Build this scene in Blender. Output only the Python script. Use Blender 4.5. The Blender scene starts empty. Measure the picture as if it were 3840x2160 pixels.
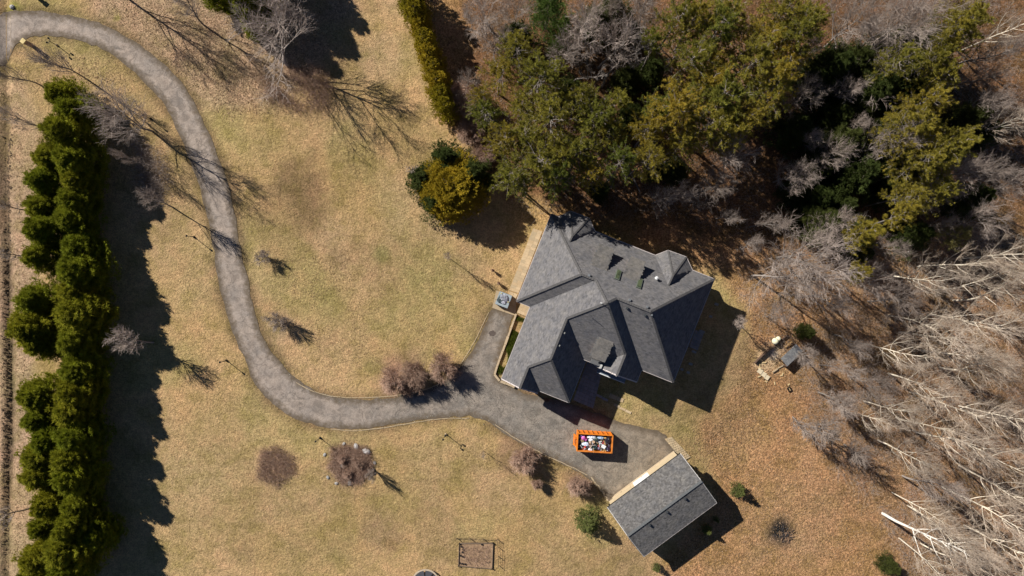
import bpy, bmesh, math, random
import numpy as np
from mathutils import Vector, Matrix, geometry

R = math.radians
# ------------------------------------------------------------------ camera, sky, sun, exposure
scene = bpy.context.scene
col = scene.collection
H = 85.333                       # camera height: 128 m of ground across the frame
cam_d = bpy.data.cameras.new("camera"); cam_d.lens = 24; cam_d.sensor_width = 36
cam_d.clip_start = 1; cam_d.clip_end = 3000
cam = bpy.data.objects.new("camera", cam_d); cam.location = (0, 0, H); col.objects.link(cam)
scene.camera = cam
SUN_ELEV = R(36.0)
sdir = Vector((0.79, -0.613, 0)).normalized()        # the way light travels on the ground
sun_from = Vector((-sdir.x * math.cos(SUN_ELEV), -sdir.y * math.cos(SUN_ELEV), math.sin(SUN_ELEV)))
world = bpy.data.worlds.new("World"); scene.world = world; world.use_nodes = True
wn = world.node_tree.nodes; wl = world.node_tree.links
sky = wn.new("ShaderNodeTexSky"); sky.sky_type = 'NISHITA'; sky.sun_disc = False
sky.sun_elevation = SUN_ELEV; sky.sun_rotation = math.atan2(sun_from.x, sun_from.y)
sky.air_density = 0.55; sky.dust_density = 0.1; sky.ozone_density = 5.0
wl.new(sky.outputs[0], wn["Background"].inputs[0]); wn["Background"].inputs[1].default_value = 0.05
sl = bpy.data.lights.new("sun", 'SUN'); sl.energy = 5.0; sl.angle = R(0.5); sl.color = (1.0, 0.955, 0.88)
so = bpy.data.objects.new("sun", sl); so.rotation_euler = (-sun_from).to_track_quat('-Z', 'Y').to_euler()
so.location = (-60, 40, 60); col.objects.link(so)
scene.view_settings.view_transform = 'Standard'; scene.view_settings.look = 'None'
scene.view_settings.exposure = 0.42; scene.view_settings.gamma = 1.0
scene.view_settings.use_curve_mapping = False
scene.cycles.max_bounces = 5; scene.cycles.diffuse_bounces = 2; scene.cycles.glossy_bounces = 2

# ------------------------------------------------------------------ terrain and pixel helpers
def sstep(t):
    t = np.clip(t, 0, 1); return t * t * (3 - 2 * t)
DITCH = np.array([[-63.3, 60], [-63.3, 20], [-63.6, 14], [-63.2, 5], [-63.0, -4], [-62.6, -12], [-62.9, -22], [-63.3, -32], [-63.4, -60]])
def G(x, y):
    """height of the ground in metres; works on numbers and arrays"""
    s = np.asarray(x) * 0.83 - np.asarray(y) * 0.557
    z = -1.2 * sstep((s - 24.5) / 12.0)
    dx = np.asarray(x) - np.interp(-np.asarray(y), -DITCH[:, 1], DITCH[:, 0])
    z = z - 0.45 * np.exp(-(dx / 0.5) ** 2)
    z = z + 0.05 * np.sin(np.asarray(x) * 0.21) * np.sin(np.asarray(y) * 0.26 + 1.0)
    return z
def at(px, py, h=0.0):
    """photo pixel (3840 wide) + height above ground -> world point"""
    x0, y0 = (px - 1920) / 30.0, (1080 - py) / 30.0
    x, y, z = x0, y0, h
    for _ in range(5):
        z = float(G(x, y)) + h
        k = 1 - z / H
        x, y = x0 * k, y0 * k
    return Vector((x, y, z))
Q = 3840 / 2576.0
def at2(px, py, h=0.0): return at(px * Q, py * Q, h)
def abs_at(px, py, z):
    return Vector(((px - 1920) / 30.0 * (1 - z / H), (1080 - py) / 30.0 * (1 - z / H), z))

def tag(o, label=None, cat=None, group=None, kind=None):
    if label: o['label'] = label
    if cat: o['category'] = cat
    if group: o['group'] = group
    if kind: o['kind'] = kind
    return o
def empty(name, loc, rz=0.0, label=None, cat=None, group=None):
    o = bpy.data.objects.new(name, None); o.location = loc; o.rotation_euler = (0, 0, rz)
    o.empty_display_size = 0.3; col.objects.link(o)
    return tag(o, label, cat, group)
def link(name, me, parent=None, loc=None):
    o = bpy.data.objects.new(name, me); col.objects.link(o)
    if parent is not None: o.parent = parent
    if loc is not None: o.location = loc
    return o

# ------------------------------------------------------------------ materials
def new_mat(name, rough=0.9, spec=0.2):
    m = bpy.data.materials.new(name); m.use_nodes = True
    b = m.node_tree.nodes["Principled BSDF"]
    b.inputs["Roughness"].default_value = rough; b.inputs["Specular IOR Level"].default_value = spec
    return m, m.node_tree.nodes, m.node_tree.links, b
def mix(n, l, a, b, fac, mode='MIX'):
    x = n.new("ShaderNodeMix"); x.data_type = 'RGBA'; x.blend_type = mode
    for sock, v in ((x.inputs[0], fac), (x.inputs[6], a), (x.inputs[7], b)):
        if hasattr(v, 'links'): l.new(v, sock)
        elif isinstance(v, (int, float)): sock.default_value = v
        else: sock.default_value = (*v, 1)
    return x.outputs[2]
def ramp(n, l, src, pts):
    r = n.new("ShaderNodeValToRGB"); e = r.color_ramp.elements
    while len(e) < len(pts): e.new(0.5)
    for i, (p, c) in enumerate(pts):
        e[i].position = p; e[i].color = (c, c, c, 1) if isinstance(c, (int, float)) else (*c, 1)
    l.new(src, r.inputs[0]); return r.outputs[0]
def noise(n, l, scale, detail=3, rough=0.6, coord='Object', dist=0.0):
    t = n.new("ShaderNodeTexCoord"); x = n.new("ShaderNodeTexNoise")
    x.inputs["Scale"].default_value = scale; x.inputs["Detail"].default_value = detail
    x.inputs["Roughness"].default_value = rough; x.inputs["Distortion"].default_value = dist
    l.new(t.outputs[coord], x.inputs["Vector"]); return x.outputs[0]
def bump(n, l, b, src, strength, dist=0.05):
    x = n.new("ShaderNodeBump"); x.inputs["Strength"].default_value = strength
    x.inputs["Distance"].default_value = dist; l.new(src, x.inputs["Height"]); l.new(x.outputs[0], b.inputs["Normal"])
_m = {}
def plain(name, c, rough=0.8, var=0.25, scale=3.0, spec=0.25, metal=0.0, isl=0.0):
    """a solid colour broken up by noise (and by island where isl > 0)"""
    if name in _m: return _m[name]
    m, n, l, b = new_mat(name, rough, spec)
    f = ramp(n, l, noise(n, l, scale, 5, 0.65), [(0.25, 1 - var), (0.75, 1 + var)])
    c1 = mix(n, l, c, f, 1.0, 'MULTIPLY')
    if isl:
        g = n.new("ShaderNodeNewGeometry")
        c1 = mix(n, l, c1, ramp(n, l, g.outputs["Random Per Island"], [(0, 1 - isl), (1, 1 + isl)]), 1.0, 'MULTIPLY')
    l.new(c1, b.inputs["Base Color"]); b.inputs["Metallic"].default_value = metal
    bump(n, l, b, noise(n, l, scale * 6, 3), 0.3, 0.02)
    _m[name] = m; return m
def leaf_mat(name, ca, cb, wide=False):
    m, n, l, b = new_mat(name, 0.75, 0.15)
    g = n.new("ShaderNodeNewGeometry"); o = n.new("ShaderNodeObjectInfo")
    c = mix(n, l, ca, cb, g.outputs["Random Per Island"])
    big = ramp(n, l, noise(n, l, 1.1, 2), [(0.35, 0.72), (0.65, 1.3)])
    c = mix(n, l, c, big, 1.0, 'MULTIPLY')
    c = mix(n, l, c, ramp(n, l, o.outputs["Random"], [(0, (0.62, 0.80, 0.85)), (.5, (1, 1, 1)), (1, (1.35, 1.15, 1.0))] if wide else [(0, (0.85, 0.92, 0.85)), (1, (1.15, 1.06, 1.05))]), 1.0, 'MULTIPLY')
    l.new(c, b.inputs["Base Color"]); tr = n.new("ShaderNodeBsdfTranslucent"); l.new(c, tr.inputs[0])
    mx = n.new("ShaderNodeMixShader"); mx.inputs[0].default_value = 0.35; l.new(b.outputs[0], mx.inputs[1]); l.new(tr.outputs[0], mx.inputs[2])
    l.new(mx.outputs[0], n["Material Output"].inputs[0])
    return m
def bark_mat(name, c, c2, var=0.3):
    m, n, l, b = new_mat(name, 0.9, 0.1)
    o = n.new("ShaderNodeObjectInfo")
    x = mix(n, l, c, c2, ramp(n, l, noise(n, l, 3.0, 4), [(0.35, 0), (0.65, 1)]))
    x = mix(n, l, x, ramp(n, l, o.outputs["Random"], [(0, 1 - var), (1, 1 + var)]), 1.0, 'MULTIPLY')
    l.new(x, b.inputs["Base Color"]); return m

# ------------------------------------------------------------------ mesh helpers
def np_mesh(name, V, F, mats, attr=None):
    """V (n,3), F list of (m,k) int arrays or one array; quick mesh build"""
    if isinstance(F, np.ndarray): F = [F]
    me = bpy.data.meshes.new(name)
    me.vertices.add(len(V)); me.vertices.foreach_set("co", np.asarray(V, np.float32).ravel())
    loops = np.concatenate([f.ravel() for f in F]).astype(np.int32)
    tot = np.concatenate([np.full(len(f), f.shape[1]) for f in F]).astype(np.int32)
    st = np.concatenate([[0], np.cumsum(tot)[:-1]]).astype(np.int32)
    me.loops.add(len(loops)); me.loops.foreach_set("vertex_index", loops)
    me.polygons.add(len(tot)); me.polygons.foreach_set("loop_start", st); me.polygons.foreach_set("loop_total", tot)
    me.update(calc_edges=True)
    for m in (mats if isinstance(mats, (list, tuple)) else [mats]): me.materials.append(m)
    if attr is not None:
        for k, a in attr.items():
            ca = me.color_attributes.new(k, 'FLOAT_COLOR', 'POINT')
            ca.data.foreach_set("color", np.asarray(a, np.float32).ravel())
    return me
def tubes(segs, k=3):
    """segs array (n,8): p0 p1 r0 r1 -> separate k-sided prisms"""
    S = np.asarray(segs, float); n = len(S)
    p0, p1, r0, r1 = S[:, :3], S[:, 3:6], S[:, 6], S[:, 7]
    d = p1 - p0; d /= (np.linalg.norm(d, axis=1, keepdims=True) + 1e-9)
    ref = np.where(np.abs(d[:, 2:3]) > 0.9, np.array([[1.0, 0, 0]]), np.array([[0, 0, 1.0]]))
    a = np.cross(d, ref); a /= (np.linalg.norm(a, axis=1, keepdims=True) + 1e-9); b = np.cross(d, a)
    V = np.zeros((n, 2, k, 3))
    for j in range(k):
        t = 2 * math.pi * j / k; w = a * math.cos(t) + b * math.sin(t)
        V[:, 0, j] = p0 + w * r0[:, None]; V[:, 1, j] = p1 + w * r1[:, None]
    base = (np.arange(n) * 2 * k)[:, None]
    F = []
    for j in range(k):
        j2 = (j + 1) % k
        F.append(np.concatenate([base + j, base + j2, base + k + j2, base + k + j], axis=1))
    return V.reshape(-1, 3), np.concatenate(F)
def join_parts(parts):
    Vs, Fs, off = [], {}, 0
    for V, F in parts:
        Vs.append(V); Fs.setdefault(F.shape[1], []).append(F + off); off += len(V)
    return np.concatenate(Vs), [np.concatenate(f) for f in Fs.values()]
class MB:
    def __init__(s): s.b = bmesh.new()
    def box(s, c, size, rz=0.0, M=None, bev=0.0):
        m = Matrix.Translation(c) @ Matrix.Rotation(rz, 4, 'Z') @ Matrix.Diagonal((*size, 1))
        if M is not None: m = M @ m
        r = bmesh.ops.create_cube(s.b, size=1, matrix=m)
        if bev:
            es = list({e for v in r['verts'] for e in v.link_edges})
            bmesh.ops.bevel(s.b, geom=es, offset=bev, segments=2, affect='EDGES')
        return s
    def beam(s, a, b, w, h=None, up=Vector((0, 0, 1))):
        a, b = Vector(a), Vector(b); d = b - a; L = d.length; d.normalize()
        x = d.cross(up); x = x.normalized() if x.length > 1e-4 else Vector((1, 0, 0)); z = x.cross(d)
        m = Matrix((x, d, z)).transposed().to_4x4(); m.translation = (a + b) / 2
        bmesh.ops.create_cube(s.b, size=1, matrix=m @ Matrix.Diagonal((w, L, h or w, 1))); return s
    def cyl(s, a, b, r0, r1=None, k=12):
        a, b = Vector(a), Vector(b); d = b - a
        m = d.to_track_quat('Z', 'Y').to_matrix().to_4x4(); m.translation = (a + b) / 2
        bmesh.ops.create_cone(s.b, cap_ends=True, segments=k, radius1=r0, radius2=r0 if r1 is None else r1, depth=d.length, matrix=m); return s
    def ball(s, c, r, sub=2, sc=(1, 1, 1), jit=0.0, seed=0):
        m = Matrix.Translation(c) @ Matrix.Diagonal((*sc, 1))
        q = bmesh.ops.create_icosphere(s.b, subdivisions=sub, radius=r, matrix=m)
        if jit:
            rn = random.Random(seed)
            for v in q['verts']: v.co += Vector((rn.uniform(-jit, jit), rn.uniform(-jit, jit), rn.uniform(-jit, jit) * 0.7)) * r
        return s
    def prism(s, pts, z0, z1):
        """pts in plan (x,y); extruded between z0 and z1 (numbers)"""
        lo = [s.b.verts.new((p[0], p[1], z0)) for p in pts]; hi = [s.b.verts.new((p[0], p[1], z1)) for p in pts]
        n = len(pts)
        s.b.faces.new(hi); s.b.faces.new(lo[::-1])
        for i in range(n): s.b.faces.new((lo[i], lo[(i + 1) % n], hi[(i + 1) % n], hi[i]))
        return s
    def face(s, pts):
        s.b.faces.new([s.b.verts.new(p) for p in pts]); return s
    def me(s, name, mat, smooth=False):
        bmesh.ops.recalc_face_normals(s.b, faces=s.b.faces)
        m = bpy.data.meshes.new(name); s.b.to_mesh(m); s.b.free(); m.materials.append(mat)
        if smooth: m.polygons.foreach_set("use_smooth", [True] * len(m.polygons))
        return m
    def obj(s, name, mat, parent=None, smooth=False): return link(name, s.me(name, mat, smooth), parent)

# polygon helpers on numpy points
def in_poly(x, y, poly):
    c = np.zeros(np.shape(x), bool); n = len(poly)
    for i in range(n):
        x1, y1 = poly[i]; x2, y2 = poly[(i + 1) % n]
        if y1 == y2: continue
        t = ((y1 > y) != (y2 > y)) & (x < (x2 - x1) * (y - y1) / (y2 - y1) + x1)
        c ^= t
    return c
def seg_dist(x, y, pts, closed=True):
    d = np.full(np.shape(x), 1e9); n = len(pts)
    for i in range(n if closed else n - 1):
        x1, y1 = pts[i]; x2, y2 = pts[(i + 1) % n]; dx, dy = x2 - x1, y2 - y1
        t = np.clip(((x - x1) * dx + (y - y1) * dy) / (dx * dx + dy * dy + 1e-9), 0, 1)
        d = np.minimum(d, np.hypot(x - x1 - t * dx, y - y1 - t * dy))
    return d
def plan(pts, q=Q): return [((a * q - 1920) / 30.0, (1080 - b * q) / 30.0) for a, b in pts]
def smooth_line(pts, step=0.7, it=2, closed=False):
    p = [tuple(a) for a in pts]
    for _ in range(it):
        o = [] if closed else [p[0]]
        rng = range(len(p)) if closed else range(len(p) - 1)
        for i in rng:
            a, b = p[i], p[(i + 1) % len(p)]
            o += [(a[0] * .75 + b[0] * .25, a[1] * .75 + b[1] * .25), (a[0] * .25 + b[0] * .75, a[1] * .25 + b[1] * .75)]
        if not closed: o.append(p[-1])
        p = o
    return p
def fnoise(x, y, seed, sc):
    r = np.random.RandomState(seed); z = 0
    for i in range(7):
        a = r.uniform(0, 2 * math.pi); f = sc * r.uniform(0.5, 2.2)
        z = z + np.sin((x * math.cos(a) + y * math.sin(a)) * f + r.uniform(0, 6.28) + 1.3 * np.sin((x * math.sin(a) - y * math.cos(a)) * f * 0.7))
    return z / 7

# ------------------------------------------------------------------ ground
inner_x = np.arange(-68, 68.01, 0.4); inner_y = np.arange(-40, 40.01, 0.4)
outer = np.array([3, 8, 18, 40, 80, 160, 320, 640.0])
gx = np.concatenate([-68 - outer[::-1], inner_x, 68 + outer]); gy = np.concatenate([-40 - outer[::-1], inner_y, 40 + outer])
X, Y = np.meshgrid(gx, gy); xf, yf = X.ravel(), Y.ravel(); zf = G(xf, yf)
LAWN = np.array([.47, .315, .152]); LEAF = np.array([.37, .215, .100]); PINK = np.array([.37, .262, .17])
DARK = np.array([.13, .095, .06]); GREEN = np.array([.20, .20, .065]); BROWN = np.array([.25, .17, .095]); SAND = np.array([.47, .345, .22])
C = np.tile(LAWN, (len(xf), 1)); W = np.zeros(len(xf))        # W = how leafy
def paint(mask, c):
    global C
    C = C * (1 - mask[:, None]) + np.asarray(c) * mask[:, None]
def soft(poly, w, seed=1, q=Q):
    p = plan(poly, q); d = seg_dist(xf, yf, p); s = np.where(in_poly(xf, yf, p), d, -d) + fnoise(xf, yf, seed, 0.7) * w * 0.8
    return sstep(s / (2 * w) + 0.5)
def blob(px, py, r, seed=3, e=1.0):
    x, y = (px * Q - 1920) / 30, (1080 - py * Q) / 30; r = r * Q / 30
    d = np.hypot(xf - x, (yf - y) * e) / r + fnoise(xf, yf, seed, 1.2) * 0.35
    return sstep(1.5 - d)
# large soft tone changes of the lawn
paint(sstep(fnoise(xf, yf, 11, 0.16) * 1.6 + 0.3) * 0.45, [.39, .27, .115])
paint(sstep(fnoise(xf, yf, 14, 0.22) * 1.6) * 0.4, [.50, .335, .19])
paint(sstep(fnoise(xf, yf, 12, 0.5) * 1.5 - 0.15) * 0.45, [.37, .265, .115])
paint(sstep(fnoise(xf, yf, 13, 0.35) * 1.4 - 0.1) * 0.5, [.45, .31, .19])
woods = [(1015, -300), (1060, 60), (1110, 290), (1160, 340), (1240, 430), (1300, 560), (1385, 545), (1660, 635), (1800, 700), (1880, 780), (1890, 900),
         (1830, 1000), (1760, 1060), (1790, 1180), (1800, 1290), (1680, 1400), (1650, 1750), (3200, 1750), (3200, -300)]
mw = soft(woods, 1.4, 5); W = mw.copy(); paint(mw, LEAF)
paint(mw * sstep(fnoise(xf, yf, 21, 0.3) * 1.6) * 0.5, [.27, .16, .08])
paint(soft([(1820, -200), (1860, 300), (1980, 560), (2200, 600), (2420, 560), (2480, 380), (2420, 200), (2400, -200)], 3, 19) * 0.7, [.10, .062, .038])  # dim hollow: deep woodland shade painted into the floor colour
paint(mw * sstep(fnoise(xf, yf, 22, 0.5) * 1.6 - 0.2) * 0.45, [.40, .265, .15])
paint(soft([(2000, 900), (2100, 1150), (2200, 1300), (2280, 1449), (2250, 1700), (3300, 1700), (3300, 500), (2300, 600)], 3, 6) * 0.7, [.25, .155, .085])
paint(soft([(1180, -300), (1150, 300), (1300, 500), (1700, 600), (1950, 620), (2150, 560), (2700, 560), (2700, -300)], 2, 9) * 0.85, [.16, .085, .04])  # leaf floor under the pines, with their dense shade painted into its brown
tl = soft([(190, -300), (230, 60), (330, 110), (440, 190), (500, 280), (620, 300), (760, 230), (900, 60), (900, -300)], 1.8, 7); W = np.maximum(W, tl * 0.8); paint(tl * 0.8, PINK)
paint(soft([(30, 90), (220, 105), (360, 210), (450, 340), (520, 520), (460, 640), (300, 560), (200, 250), (40, 240)], 1.2, 8) * 0.6, [.36, .25, .13])
W = np.maximum(W, soft([(30, 130), (220, 125), (330, 210), (430, 360), (480, 520), (330, 560), (200, 250), (40, 240)], 1.2, 8) * 0.5)
ls = soft([(-300, 150), (60, 190), (110, 300), (100, 700), (90, 900), (100, 1600), (-300, 1600)], 1.0, 10); paint(ls * 0.85, SAND * [0.95, 0.9, 0.92]); W = np.maximum(W, ls * 0.5)
# along the ditch
dd = np.abs(xf - np.interp(-yf, -DITCH[:, 1], DITCH[:, 0]))
paint(np.exp(-(dd / 0.7) ** 2) * (0.8 + 0.4 * fnoise(xf, yf, 31, 1.5)).clip(0, 1) * (yf < 24), DARK * .7)
for sd_, sc_, th_, cc_, am_ in ((15, .12, .15, [.36, .26, .11], .6), (16, .30, .25, [.33, .23, .115], .55), (17, .55, .35, [.30, .205, .10], .5), (18, .2, .2, [.34, .30, .12], .4)):
    paint(sstep((fnoise(xf, yf, sd_, sc_) - th_) * 3 + .3) * am_ * (1 - W), cc_)
# hand placed patches
for px, py, r, c, a in [(755, 475, 62, [.25, .165, .085], .95), (775, 545, 42, [.25, .165, .085], .9), (720, 430, 30, [.27, .18, .09], .7), (700, 470, 25, BROWN, .35), (690, 560, 60, [.30, .215, .10], .5), (1000, 335, 45, [.30, .22, .09], .4),
                        (960, 640, 22, GREEN, .55), (1130, 690, 70, [.30, .25, .10], .55), (1060, 870, 40, GREEN, .3), (850, 650, 26, BROWN, .4), (1040, 700, 30, GREEN, .3),
                        (940, 920, 25, GREEN, .4), (1205, 820, 40, [.33, .24, .13], .5), (860, 1380, 40, [.27, .22, .10], .3), (960, 1330, 50, [.30, .20, .12], .55), (985, 1370, 18, [.40, .24, .14], .6),
                        (1000, 1250, 60, [.33, .26, .10], .35), (1160, 1200, 40, [.29, .23, .09], .35), (1350, 1300, 50, [.31, .22, .11], .4), (620, 1390, 30, [.28, .20, .11], .4),
                        (560, 1120, 120, [.44, .32, .16], .5), (470, 1250, 120, [.44, .325, .165], .5), (1690, 1180, 90, [.30, .225, .09], .5), (1640, 1080, 70, [.31, .23, .11], .5),
                        (1730, 1220, 60, [.27, .22, .08], .35), (1760, 1010, 60, [.24, .16, .08], .3), (1850, 1100, 90, [.38, .25, .12], .5), (2000, 1330, 120, [.38, .25, .13], .4),
                        (1335, 560, 60, [.42, .29, .12], .8), (1375, 600, 40, [.40, .28, .13], .7), (1480, 600, 60, [.34, .24, .09], .3), (1560, 600, 50, [.32, .22, .07], .4),
                        (1948, 903, 34, [.60, .44, .25], 1.0), (1928, 912, 24, [.60, .44, .25], 1.0), (1952, 893, 12, [.70, .60, .50], .8), (1980, 925, 20, [.42, .26, .12], .7), (30, 30, 22, [.25, .25, .05], .9), (295, 45, 8, [.25, .22, .05], .7),
                        (1973, 1345, 34, [.06, .05, .045], .9), (1970, 1342, 20, [.02, .02, .022], 1), (690, 1175, 46, [.37, .235, .16], .75), (878, 1170, 54, [.25, .165, .11], .9), (1010, 950, 60, [.27, .165, .115], .8),
                        (1300, 1150, 50, [.28, .175, .11], .7), (1455, 1215, 40, [.25, .16, .10], .6), (1200, 1395, 38, [.33, .23, .14], .7), (830, 80, 30, [.27, .25, .10], .4),
                        (700, 820, 40, [.30, .22, .13], .5), (665, 650, 30, [.30, .22, .13], .4), (1180, 660, 50, [.36, .25, .14], .5), (650, 1000, 30, [.22, .16, .08], .3), (530, 650, 14, BROWN, .5),
                        (1240, 1075, 30, [.33, .23, .10], .5), (900, 420, 70, [.33, .235, .10], .6), (640, 720, 45, [.46, .33, .17], .5), (830, 750, 60, [.34, .27, .11], .5), (1000, 790, 70, [.36, .28, .12], .5), (1100, 560, 50, [.42, .29, .16], .6), (960, 150, 60, [.45, .32, .18], .6), (1050, 380, 50, [.37, .26, .12], .5), (640, 360, 60, [.42, .31, .14], .6), (720, 620, 60, [.33, .23, .11], .5), (870, 870, 60, [.44, .31, .16], .5), (760, 1240, 90, [.42, .30, .15], .5), (600, 1300, 70, [.36, .26, .12], .5), (1080, 1150, 70, [.42, .30, .15], .6), (1100, 1380, 60, [.40, .27, .14], .5), (760, 1400, 60, [.38, .27, .13], .5), (480, 620, 60, [.44, .32, .15], .5), (480, 740, 50, [.46, .34, .17], .5), (1400, 1370, 60, [.42, .29, .15], .5), (1230, 1230, 50, [.42, .29, .16], .6), (430, 1420, 70, [.40, .30, .14], .5), (600, 600, 16, DARK * 1.6, .5), (585, 560, 14, DARK * 1.6, .5), (1330, 990, 30, [.30, .19, .13], .7), (1600, 1390, 50, [.34, .23, .12], .5)]:
    paint(blob(px, py, r, int(px)) * a, c)
for pts_, wd_, am_ in (([(560, 400), (585, 500), (602, 600), (628, 760), (668, 860), (730, 930)], .55, .55), ([(1200, 1180), (1000, 1230), (800, 1260), (600, 1330)], .5, .2), ([(1640, 1060), (1760, 1020), (1850, 960), (1880, 850)], 1.2, .3), ([(1800, 1090), (1870, 1010), (1900, 900)], .5, .35)):
    d_ = seg_dist(xf, yf, smooth_line(plan(pts_)), False) + fnoise(xf, yf, 61, 1.0) * .3; paint(np.exp(-(d_ / wd_) ** 2) * am_, [.25, .17, .095])
# worn dark rim where grass meets the driveway
DRIVE = [(-60, 26), (0, 28), (60, 27), (130, 30), (200, 42), (270, 65), (330, 97), (390, 140), (440, 185), (480, 240), (505, 290), (530, 350), (560, 420), (580, 490), (595, 560),
         (607, 630), (622, 700), (637, 770), (652, 830), (680, 880), (715, 925), (760, 965), (810, 992), (870, 1003), (940, 1006), (1000, 1000), (1060, 985), (1120, 960), (1155, 925), (1168, 915),
         (1190, 880), (1210, 840), (1228, 790), (1240, 775), (1292, 792), (1289, 800), (1243, 945), (1262, 962), (1330, 992), (1360, 1000), (1430, 1012), (1500, 1040), (1560, 1062), (1650, 1082), (1685, 1105), (1712, 1145),
         (1708, 1153), (1620, 1212), (1532, 1268), (1525, 1245), (1490, 1205), (1440, 1180), (1380, 1150), (1310, 1115), (1250, 1075), (1200, 1048), (1150, 1047), (1080, 1052), (1000, 1065), (940, 1075),
         (880, 1080), (820, 1076), (760, 1062), (710, 1037), (670, 1002), (640, 962), (620, 918), (600, 870), (575, 810), (555, 740), (545, 700), (540, 640), (530, 580), (515, 520), (495, 440),
         (465, 370), (440, 310), (410, 260), (370, 210), (320, 165), (265, 125), (210, 105), (150, 92), (90, 88), (50, 100), (30, 130), (8, 165), (-60, 190)]
drive_plan = plan(DRIVE)
dr = seg_dist(xf, yf, drive_plan)
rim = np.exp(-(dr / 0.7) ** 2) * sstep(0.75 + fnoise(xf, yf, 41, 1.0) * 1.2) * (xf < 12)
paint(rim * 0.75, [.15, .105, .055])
Nx = len(gx); ii, jj = np.meshgrid(np.arange(Nx - 1), np.arange(len(gy) - 1)); a0 = (jj * Nx + ii).ravel()
gf = np.stack([a0, a0 + 1, a0 + 1 + Nx, a0 + Nx], 1)
gm, n, l, b = new_mat("ground", 1.0, 0.05)
at_c = n.new("ShaderNodeAttribute"); at_c.attribute_name = "tone"
fine = noise(n, l, 5.5, 6, 0.75); mid = noise(n, l, 1.6, 5, 0.7); big = noise(n, l, 0.35, 4, 0.65)
c = mix(n, l, at_c.outputs["Color"], ramp(n, l, fine, [(0.30, 0.50), (0.5, 1.0), (0.70, 1.48)]), 1.0, 'MULTIPLY')
c = mix(n, l, c, ramp(n, l, mid, [(0.35, 0.78), (0.65, 1.2)]), 1.0, 'MULTIPLY')
c = mix(n, l, c, ramp(n, l, big, [(0.36, (0.80, 0.83, 0.72)), (0.5, (1, 1, 1)), (0.64, (1.15, 1.08, 1.12))]), 1.0, 'MULTIPLY')
gmask = ramp(n, l, noise(n, l, 0.9, 6, 0.7, dist=0.6), [(0.56, 0), (0.70, 1)])
lawnness = n.new("ShaderNodeMath"); lawnness.operation = 'SUBTRACT'; lawnness.inputs[0].default_value = 1.0; l.new(at_c.outputs["Alpha"], lawnness.inputs[1])
gm2 = n.new("ShaderNodeMath"); gm2.operation = 'MULTIPLY'; l.new(gmask, gm2.inputs[0]); l.new(lawnness.outputs[0], gm2.inputs[1])
gm3 = n.new("ShaderNodeMath"); gm3.operation = 'MULTIPLY'; gm3.inputs[1].default_value = 0.3; l.new(gm2.outputs[0], gm3.inputs[0])
c = mix(n, l, c, (.20, .18, .055), gm3.outputs[0])
# single fallen leaves, light and dark, where the ground is leafy
vt = n.new("ShaderNodeTexVoronoi"); vt.inputs["Scale"].default_value = 7.0; tc = n.new("ShaderNodeTexCoord"); l.new(tc.outputs["Object"], vt.inputs["Vector"])
lf = mix(n, l, c, ramp(n, l, vt.outputs["Color"], [(0.15, (.45, .42, .42)), (0.5, (1, 1, 1)), (0.85, (1.7, 1.65, 1.75))]), 1.0, 'MULTIPLY')
w1 = n.new("ShaderNodeMath"); w1.operation = 'MULTIPLY'; w1.inputs[1].default_value = 0.6; l.new(at_c.outputs["Alpha"], w1.inputs[0])
c = mix(n, l, c, lf, w1.outputs[0]); l.new(c, b.inputs["Base Color"])
bump(n, l, b, noise(n, l, 3.2, 7, 0.72), 1.0, 0.22)
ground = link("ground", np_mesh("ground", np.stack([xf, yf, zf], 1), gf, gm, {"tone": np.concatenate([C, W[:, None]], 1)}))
ground['kind'] = 'structure'

# ------------------------------------------------------------------ flat sheets that follow the ground
def sheet(name, poly, mat, lift=0.03, step=0.5, edge=1.2, kind='structure', smooth_edge=True):
    """a sheet following the ground inside poly (plan metres); attribute edge = 0 at the rim, 1 inside"""
    if smooth_edge: poly = smooth_line(poly, closed=True, it=2)
    bd = []
    for i in range(len(poly)):
        a, b_ = poly[i], poly[(i + 1) % len(poly)]; L = math.hypot(b_[0] - a[0], b_[1] - a[1]); k = max(1, int(L / step))
        bd += [(a[0] + (b_[0] - a[0]) * t / k, a[1] + (b_[1] - a[1]) * t / k) for t in range(k)]
    bx = np.array(bd)
    if smooth_edge:
        bx = bx + np.stack([fnoise(bx[:, 0], bx[:, 1], 51, 2.4), fnoise(bx[:, 0], bx[:, 1], 52, 2.4)], 1) * 0.30
    xs = np.arange(bx[:, 0].min(), bx[:, 0].max(), step); ys = np.arange(bx[:, 1].min(), bx[:, 1].max(), step)
    GX, GY = np.meshgrid(xs, ys); GX, GY = GX.ravel(), GY.ravel(); pl = [tuple(p) for p in bx]
    k = in_poly(GX, GY, pl); GX, GY = GX[k], GY[k]; dd_ = seg_dist(GX, GY, pl); k = dd_ > step * 0.4; GX, GY, dd_ = GX[k], GY[k], dd_[k]
    pts = [Vector(p) for p in pl] + [Vector((float(p), float(q_))) for p, q_ in zip(GX, GY)]
    nb = len(pl)
    res = geometry.delaunay_2d_cdt(pts, [(i, (i + 1) % nb) for i in range(nb)], [], 1, 1e-5)
    V = np.array([(v.x, v.y) for v in res[0]]); F = np.array(res[2])
    e = np.clip(seg_dist(V[:, 0], V[:, 1], pl) / edge, 0, 1)
    me = np_mesh(name, np.column_stack([V, G(V[:, 0], V[:, 1]) + lift]), F, mat, {"edge": np.stack([e, e, e, np.ones_like(e)], 1)})
    o = link(name, me)
    if kind: o['kind'] = kind
    return o
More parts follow.
